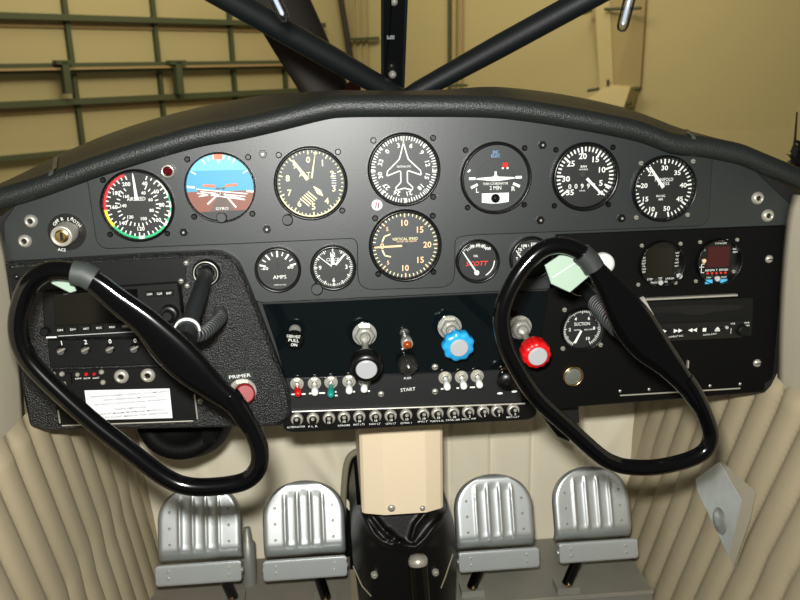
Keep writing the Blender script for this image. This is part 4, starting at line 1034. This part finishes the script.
o = q.build('plastic_tag', None, P(566, 274, YK)); tag(o, 'pale green plastic tag taped to the top of the right yoke', 'tag')

# ================================================================== WINDSHIELD FRAME
t = thing('windshield_brace', 'dark tubular brace rising to the left from the glareshield centre', 'brace', P(398, 96, 1.12), 'windshield brace tubes')
q = MB(); q.tube([P(404, 100, 1.13), P(396, 95, 1.125), P(328, 56, 1.09), P(195, -20, 1.0), P(40, -110, .9)], [.0125, .0135, .0155, .0150, .0150], 'tube', 20); q.build('tube', t)
t = thing('windshield_brace', 'dark tubular brace rising to the right from the glareshield centre', 'brace', P(412, 96, 1.12), 'windshield brace tubes')
q = MB(); q.tube([P(404, 100, 1.13), P(418, 91, 1.125), P(500, 46, 1.08), P(610, -14, 1.0), P(765, -98, .9)], [.0125, .0135, .0155, .0150, .0150], 'tube', 20); q.build('tube', t)
t = thing('windshield_post', 'narrow black upright post with a wire and white knob at the windshield centre', 'post', P(392, 95, 1.15))
q = MB()
bL, bR_, tL, tR = P(382.5, 98, 1.15), P(402.5, 98, 1.15), P(382.5, -12, 1.05), P(406.5, -12, 1.05)
bk = Vector((0, .012, .004)); f_ = [bL, bR_, tR, tL]; q.add(f_+[v+bk for v in f_], [(0, 1, 2, 3), (7, 6, 5, 4), (0, 4, 5, 1), (1, 5, 6, 2), (2, 6, 7, 3), (3, 7, 4, 0)], 'post'); q.build('channel', t)
for a, b_ in ((bL, tL), (bR_, tR)):
    q = MB(); q.tube([a+Vector((0, -.002, 0)), b_+Vector((0, -.002, 0))], .0022, 'tube', 8); q.build('edge_flange', t)
q = MB(); q.tube([P(x, y, 1.145-.001*(98-y)-.003) for x, y in ((391,-8),(390,20),(389,38),(386,55),(386,72),(392,84),(401,93))], .0012, 'black', 6); q.build('wire', t)
for (x, y, r_) in ((392.5,74.5,4.2),(394,2,4)):
    c = P(x, y, 1.145-.00091*(98-y)-.002); sc_ = depth(c)/F; q = MB(); q.lathe([(r_*sc_, 0), (r_*sc_*.9, .004), (r_*.6*sc_, .008), (.2*sc_, .009)], c, 'steel', 16); tag(q.build('knob', t), 'small white knob')
q = MB(); c = P(390.5, 37.5, 1.083); q.box((c.x-.005, c.y-.003, c.z-.0025), (c.x+.005, c.y+.006, c.z+.0025), 'dial_grey'); q.build('clip', t)
def rod(a, b_, label):
    A, B = P(*a, .80), P(*b_, .80); d = B-A; L = d.length; s_ = depth(B)/F
    q = MB(); q.lathe([(.2*s_, -.0), (4*s_, .0015), (5.6*s_, .005), (6*s_, .009), (6*s_, L)], B, 'plexi_rod', 16, ax=A-B)
    t = thing('visor_arm', label, 'visor arm', B, 'clear visor arms'); q.build('rod', t)
    q = MB(); q.lathe([(.3*s_, 0), (2.4*s_, .002), (2.4*s_, L-.008)], B+(A-B).normalized()*.006, 'glint', 10, ax=A-B); q.build('rod_glint', t)  # bright inner strip stands in for the highlight in the clear rod
rod((269,-14), (286,22), 'clear rounded visor arm hanging in front of the left brace')
rod((633,-14), (621,32), 'clear rounded visor arm hanging near the top right')
# windshield
rows = []
for i in range(13):
    f_ = i/12; z = .80+.48*f_; y = 1.30-.34*f_**1.1
    rows.append([(x*(1-.06*f_)+.1, y-.22*(x/.62)**2*.5, z) for x in [-.62+1.24*k/24 for k in range(25)]])
q = MB(); q.grid(rows, 'plexi', True); tag(q.build('window_1'), kind='structure')

# ================================================================== OUTSIDE: PROPELLER AND HANGAR
tiltH = Matrix.Rotation(R(2.9), 3, 'X')
c = P(392, 205, 2.15); t = thing('propeller', 'dark brown propeller blade standing up behind the left brace', 'propeller', c)
q = MB(); q.lathe([(.11, 0), (.11, -.06), (.085, -.16), (.03, -.24), (.002, -.25)], c, 'prop', 28, ax=(0, -1, 0)); q.lathe([(.11, 0), (.10, .02), (.06, .03)], c, 'prop', 28); q.build('spinner', t)
bladepts = [(358,152,24),(350,136,30),(340,117,38),(326,91,47),(315,70,50),(300,42,55),(278,0,61),(255,-45,63),(232,-90,58),(212,-130,40),(204,-146,18)]
rows = []
for i, (x, y, w_) in enumerate(bladepts):
    a, b_ = bladepts[max(0, i-1)], bladepts[min(len(bladepts)-1, i+1)]
    p = P(x, y, 2.15); d = (P(b_[0], b_[1], 2.15)-P(a[0], a[1], 2.15)).normalized(); n_ = Vector((d.z, 0, -d.x)); s_ = depth(p)/F
    tw = R(14-1.2*i); n_ = n_*math.cos(tw)+Vector((0, 1, 0))*math.sin(tw); th_ = Vector((0, 1, 0)).cross(d).cross(d)
    nn = n_.cross(d).normalized()
    rows.append([p+n_*(w_*s_*.5*math.cos(2*math.pi*k/16))+nn*((.028-.002*i)*math.sin(2*math.pi*k/16)) for k in range(16)])
q = MB(); q.grid(rows, 'prop', True, closed=True); q.add(rows[-1], [tuple(range(16))[::-1]], 'prop'); q.build('blade', t)
q = MB(); c = P(353, 88.5, 2.12); q.lathe([(.02, -.02), (.02, .02)], c, 'prop_red', 14); q.build('counterweight', t)
# hangar
up = tiltH @ Vector((0, 0, 1))
def horiz(az): return tiltH @ Vector((math.sin(az), math.cos(az), 0))
azc = math.radians(5)
d1 = horiz(azc+R(41.7)); d2 = horiz(azc-R(48.3))
K = CAM+ray(349, 66)*9.5
def onplane(px, py, p0, n):
    d = ray(px, py); return CAM+d*((p0-CAM).dot(n)/d.dot(n))
gz = [K+up*-2.2+d1*a+d2*b_ for a, b_ in ((-9.5, -9.5), (.2, -9.5), (.2, .2), (-9.5, .2))]
q = MB(); q.add(gz, [(0, 1, 2, 3)], 'floorcloth'); tag(q.build('ground'), kind='structure')
n1 = d1.cross(up); n2 = d2.cross(up)
def quad(name, pts, m):
    q = MB(); q.add(pts, [(0, 1, 2, 3)], m); q.add([p+ (p-CAM).normalized()*.15 for p in pts], [(3, 2, 1, 0)], m); return tag(q.build(name), kind='structure')
hz0, hz1 = -2.2, 4.2
quad('wall_left_hangar', [K-d1*9+up*hz0, K+up*hz0, K+up*hz1, K-d1*9+up*hz1], 'hwall')
quad('wall_back_hangar', [K+up*hz0, K-d2*9+up*hz0, K-d2*9+up*hz1, K+up*hz1], 'hwall2')
nin1 = n1 if n1.dot(CAM-K) > 0 else -n1
nin2 = n2 if n2.dot(CAM-K) > 0 else -n2
def bar(p, d, up_, nin, L0, L1, hh, th, q, m):
    A, B = p+d*L0, p+d*L1; vs = []
    for e in (A, B):
        for (a, b_) in ((-hh/2, 0), (hh/2, 0), (hh/2, th), (-hh/2, th)): vs.append(e+up_*a+nin*b_)
    q.add(vs, [(0, 1, 2, 3)[::-1], (4, 5, 6, 7), (0, 1, 5, 4)[::-1], (1, 2, 6, 5)[::-1], (2, 3, 7, 6)[::-1], (3, 0, 4, 7)[::-1]], m)
s1 = depth(onplane(100, 65, K, n1))/F
girts = []
for (y, hpx, m) in ((19, 5.5, 'girt'), (67.5, 9.5, 'girt'), (100, 5.5, 'girt'), (148.5, 4, 'girt')):
    p = onplane(100, y, K, n1); q = MB(); L = (K-p).dot(d1)
    bar(p, d1, up, nin1, -4, min(L, L-.45), hpx*s1, .10, q, m)
    if y in (19, 100): bar(p-up*(7.5*s1), d1, up, nin1, -4, L-.45, 3.2*s1, .02, q, 'girt_pale')  # faint shadow beneath the rail, put in as a coloured strip
    if y == 67.5: bar(p-up*(.5*s1), d1, up, nin1, -4, L-.45, 2.2*s1, .14, q, 'girt_pale')
    o = q.build('trim_%d' % (10+len(girts)), None, p); tag(o, kind='structure'); girts.append(o)
for i, (x, y, y0, y1, w_) in enumerate(((72, 75, -60, 170, 5.5), (156.5, 60, -60, 140, 4.6), (231, 60, -60, 120, 4.2), (284, 82, 55, 100, 4))):
    p = onplane(x, y, K, n1); s_ = depth(p)/F; q = MB(); bar(p, up, d1, nin1, -(y1-y)*s_, (y-y0)*s_, w_*s_*.85, .05, q, 'girt')
    o = q.build('trim_%d' % (20+i), None, p); tag(o, kind='structure')
for i, (x, y, lb) in enumerate(((57.5, 76, 'dark hanging bracket on the hangar wall rail, left one'), (169.5, 76, 'dark hanging bracket on the hangar wall rail, right one'))):
    p = onplane(x, y, K, n1)+nin1*.1; s_ = depth(p)/F; q = MB(); bar(p, up, d1, nin1, -17*s_, 14*s_, 7*s_, .08, q, 'girt'); bar(p+up*(13*s_), d1, up, nin1, -9*s_, 9*s_, 4*s_, .08, q, 'girt')
    tag(q.build('bracket', None, p), lb, 'bracket', 'brackets on the hangar rail')
p, p2 = onplane(333, -12, K, n1), onplane(350, 92, K, n1); s_ = depth(p)/F; q = MB(); q.tube([p+nin1*.1, p2+nin1*.1], 3.0*s_, 'prop', 8); o = q.build('trim_30', None, p2); tag(o, kind='structure')
# pipes and column on the other wall
pipes = []
for i, (x, m, w_) in enumerate(((452, 'girt', 3), (457, 'hcol', 4), (464, 'girt_pale', 2))):
    p = onplane(x, 50, K, n2)+nin2*.05; s_ = depth(p)/F; q = MB(); q.tube([p-up*(60*s_), p+up*(80*s_)], w_*s_*.6, m, 10)
    tag(q.build('wall_pipe', None, p), ('thin dark pipe', 'thicker tan pipe', 'thin pale pipe')[i]+' running up the hangar wall right of the post, '+('leftmost', 'middle', 'rightmost')[i]+' of three', 'pipe', 'pipes on the hangar wall')
p = onplane(466, 85, K, n2)+nin2*.1; s_ = depth(p)/F; q = MB(); bar(p, d2, up, nin2, -9*s_, 9*s_, 2.5*s_, .05, q, 'girt'); tag(q.build('pipe_clamp', None, p), 'short dark clamp on the pipes just above the glareshield', 'clamp')
p = onplane(366, 39, K, n2)+nin2*.05; s_ = depth(p)/F; q = MB(); bar(p, d2, up, nin2, -22*s_, 15*s_, 2.6*s_, .05, q, 'girt'); tag(q.build('conduit', None, p), 'short dark horizontal conduit left of the windshield post', 'conduit')
for i, x in enumerate((357, 363, 369)):
    p = onplane(x, 50, K, n2)+nin2*.03; s_ = depth(p)/F; q = MB(); q.tube([p-up*(50*s_), p+up*(70*s_)], 1.0*s_, 'hcol', 8); tag(q.build('cable', None, p), 'thin cable running up the hangar wall left of the post, %s of three' % ('leftmost', 'middle', 'rightmost')[i], 'cable', 'cables on the hangar wall')
# tan frame column
def cp(x, y, off): return onplane(x, y, K, n2)+nin2*off
t = thing('frame_column', 'tan steel hangar column with dark brackets, right of the right brace', 'column', cp(615, 100, .2))
q = MB()
A = [cp(601,-40,.16), cp(616,-40,.16), cp(622,92,.16), cp(608,92,.16)]; Bk = [a-nin2*.12 for a in A]
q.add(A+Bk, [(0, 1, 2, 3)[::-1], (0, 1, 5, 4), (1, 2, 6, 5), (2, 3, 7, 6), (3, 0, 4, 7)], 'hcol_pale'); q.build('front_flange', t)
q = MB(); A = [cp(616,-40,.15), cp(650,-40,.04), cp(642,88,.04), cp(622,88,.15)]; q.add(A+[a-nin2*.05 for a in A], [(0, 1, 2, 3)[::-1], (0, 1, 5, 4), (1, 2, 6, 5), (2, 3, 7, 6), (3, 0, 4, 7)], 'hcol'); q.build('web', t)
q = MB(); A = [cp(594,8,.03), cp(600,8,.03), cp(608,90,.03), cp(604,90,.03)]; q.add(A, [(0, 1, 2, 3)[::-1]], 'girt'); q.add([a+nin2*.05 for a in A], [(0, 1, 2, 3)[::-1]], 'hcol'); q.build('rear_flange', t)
for (x0, y0, x1, y1, w_) in ((594,14,602,11,3.5),(615,10,651,9,3),(598,90,609,88,3),(644,89,650,87,3),(618,79,618,85,3),(628,105,641,102,4)):
    a, b_ = cp(x0, y0, .2), cp(x1, y1, .2); q = MB(); q.tube([a, b_], w_*depth(a)/F*.5, 'girt', 8); q.build('bracket', t)
q = MB(); A = [cp(618,84,.19), cp(640,86,.19), cp(636,106,.25), cp(600,98,.25)]; q.add(A+[a-nin2*.2 for a in A], [(0, 1, 2, 3)[::-1], (0, 1, 5, 4), (1, 2, 6, 5), (2, 3, 7, 6), (3, 0, 4, 7)], 'hcol_pale'); q.build('base_plate', t)
# tangle at the right
t = thing('shrub', 'dark tangled plant with yellow specks beyond the right end of the glareshield', 'plant', P(795, 185, 1.9))
q = MB(); q.tube([P(793,190,1.9)-Vector((0, 0, 2.4)), P(793,190,1.9), P(792,160,1.9), P(795,140,1.9), P(797,112,1.9)], [.012, .006, .004, .003, .002], 'foliage', 8); q.tube([P(798,190,1.9), P(799,160,1.9), P(806,120,1.9)], .004, 'foliage', 8); q.build('stem', t)
lf, bm1, bm2 = MB(), MB(), MB()
for i in range(330):
    x, y = random.uniform(780, 835), random.uniform(138, 192)
    if y < 172-(x-780)*1.6: continue
    p = P(x, y, random.uniform(1.8, 2.0)); a = Vector((random.uniform(-1, 1), random.uniform(-1, 1), random.uniform(-1, 1))).normalized(); b_ = a.cross(Vector((.3, .5, .8))).normalized(); L = .021
    (bm1 if random.random() < .10 else bm2 if random.random() < .08 else lf).add([p-a*L, p+b_*L*.45, p+a*L, p-b_*L*.45], [(0, 1, 2, 3)], 'foliage')
lf.build('leaves', t); bm1.m = ['bloom']*len(bm1.m); bm1.build('yellow_flowers', t); bm2.m = ['bloom2']*len(bm2.m); bm2.build('purple_flowers', t)

# ================================================================== LIGHT
def area(name, loc, target, w_, h_, power, col):
    l = bpy.data.lights.new(name, 'AREA'); l.shape = 'RECTANGLE'; l.size = w_; l.size_y = h_; l.energy = power; l.color = col
    o = bpy.data.objects.new(name, l); COL.objects.link(o); o.location = loc
    o.rotation_euler = (Vector(target)-Vector(loc)).to_track_quat('-Z', 'Y').to_euler(); return o
fl_loc = CAM+cu*.055-cr*.02
area('camera_flash', fl_loc, fl_loc+cf, .045, .025, 18, (1, .985, .95))
wc = K-d1*3.5
area('hangar_lamp', wc+nin1*4.5+up*3.0, wc+up*.6, 4, 1.5, 172, (1, .93, .74))
wc = K-d2*3.0
area('hangar_lamp', wc+nin2*4.5+up*3.0, wc+up*.6, 4, 1.5, 160, (1, .93, .74))
w = bpy.data.worlds.new('hangar_air'); SC.world = w; w.use_nodes = True
w.node_tree.nodes['Background'].inputs[0].default_value = (1, .95, .85, 1); w.node_tree.nodes['Background'].inputs[1].default_value = .085
cam = bpy.data.cameras.new('camera'); co = bpy.data.objects.new('camera', cam); COL.objects.link(co)
cam.sensor_width = 36; cam.lens = F*36/800; cam.clip_start = .02
Mx = Matrix((cr, cu, -cf)).transposed().to_4x4(); Mx.translation = CAM; co.matrix_world = Mx
SC.camera = co
cam.dof.use_dof = True; cam.dof.focus_distance = .95; cam.dof.aperture_fstop = 10.5
vs_ = SC.view_settings; SC.display_settings.display_device = 'sRGB'
vs_.view_transform = 'Standard'; vs_.look = 'None'; vs_.gamma = 1; vs_.use_curve_mapping = False; vs_.exposure = 0.0
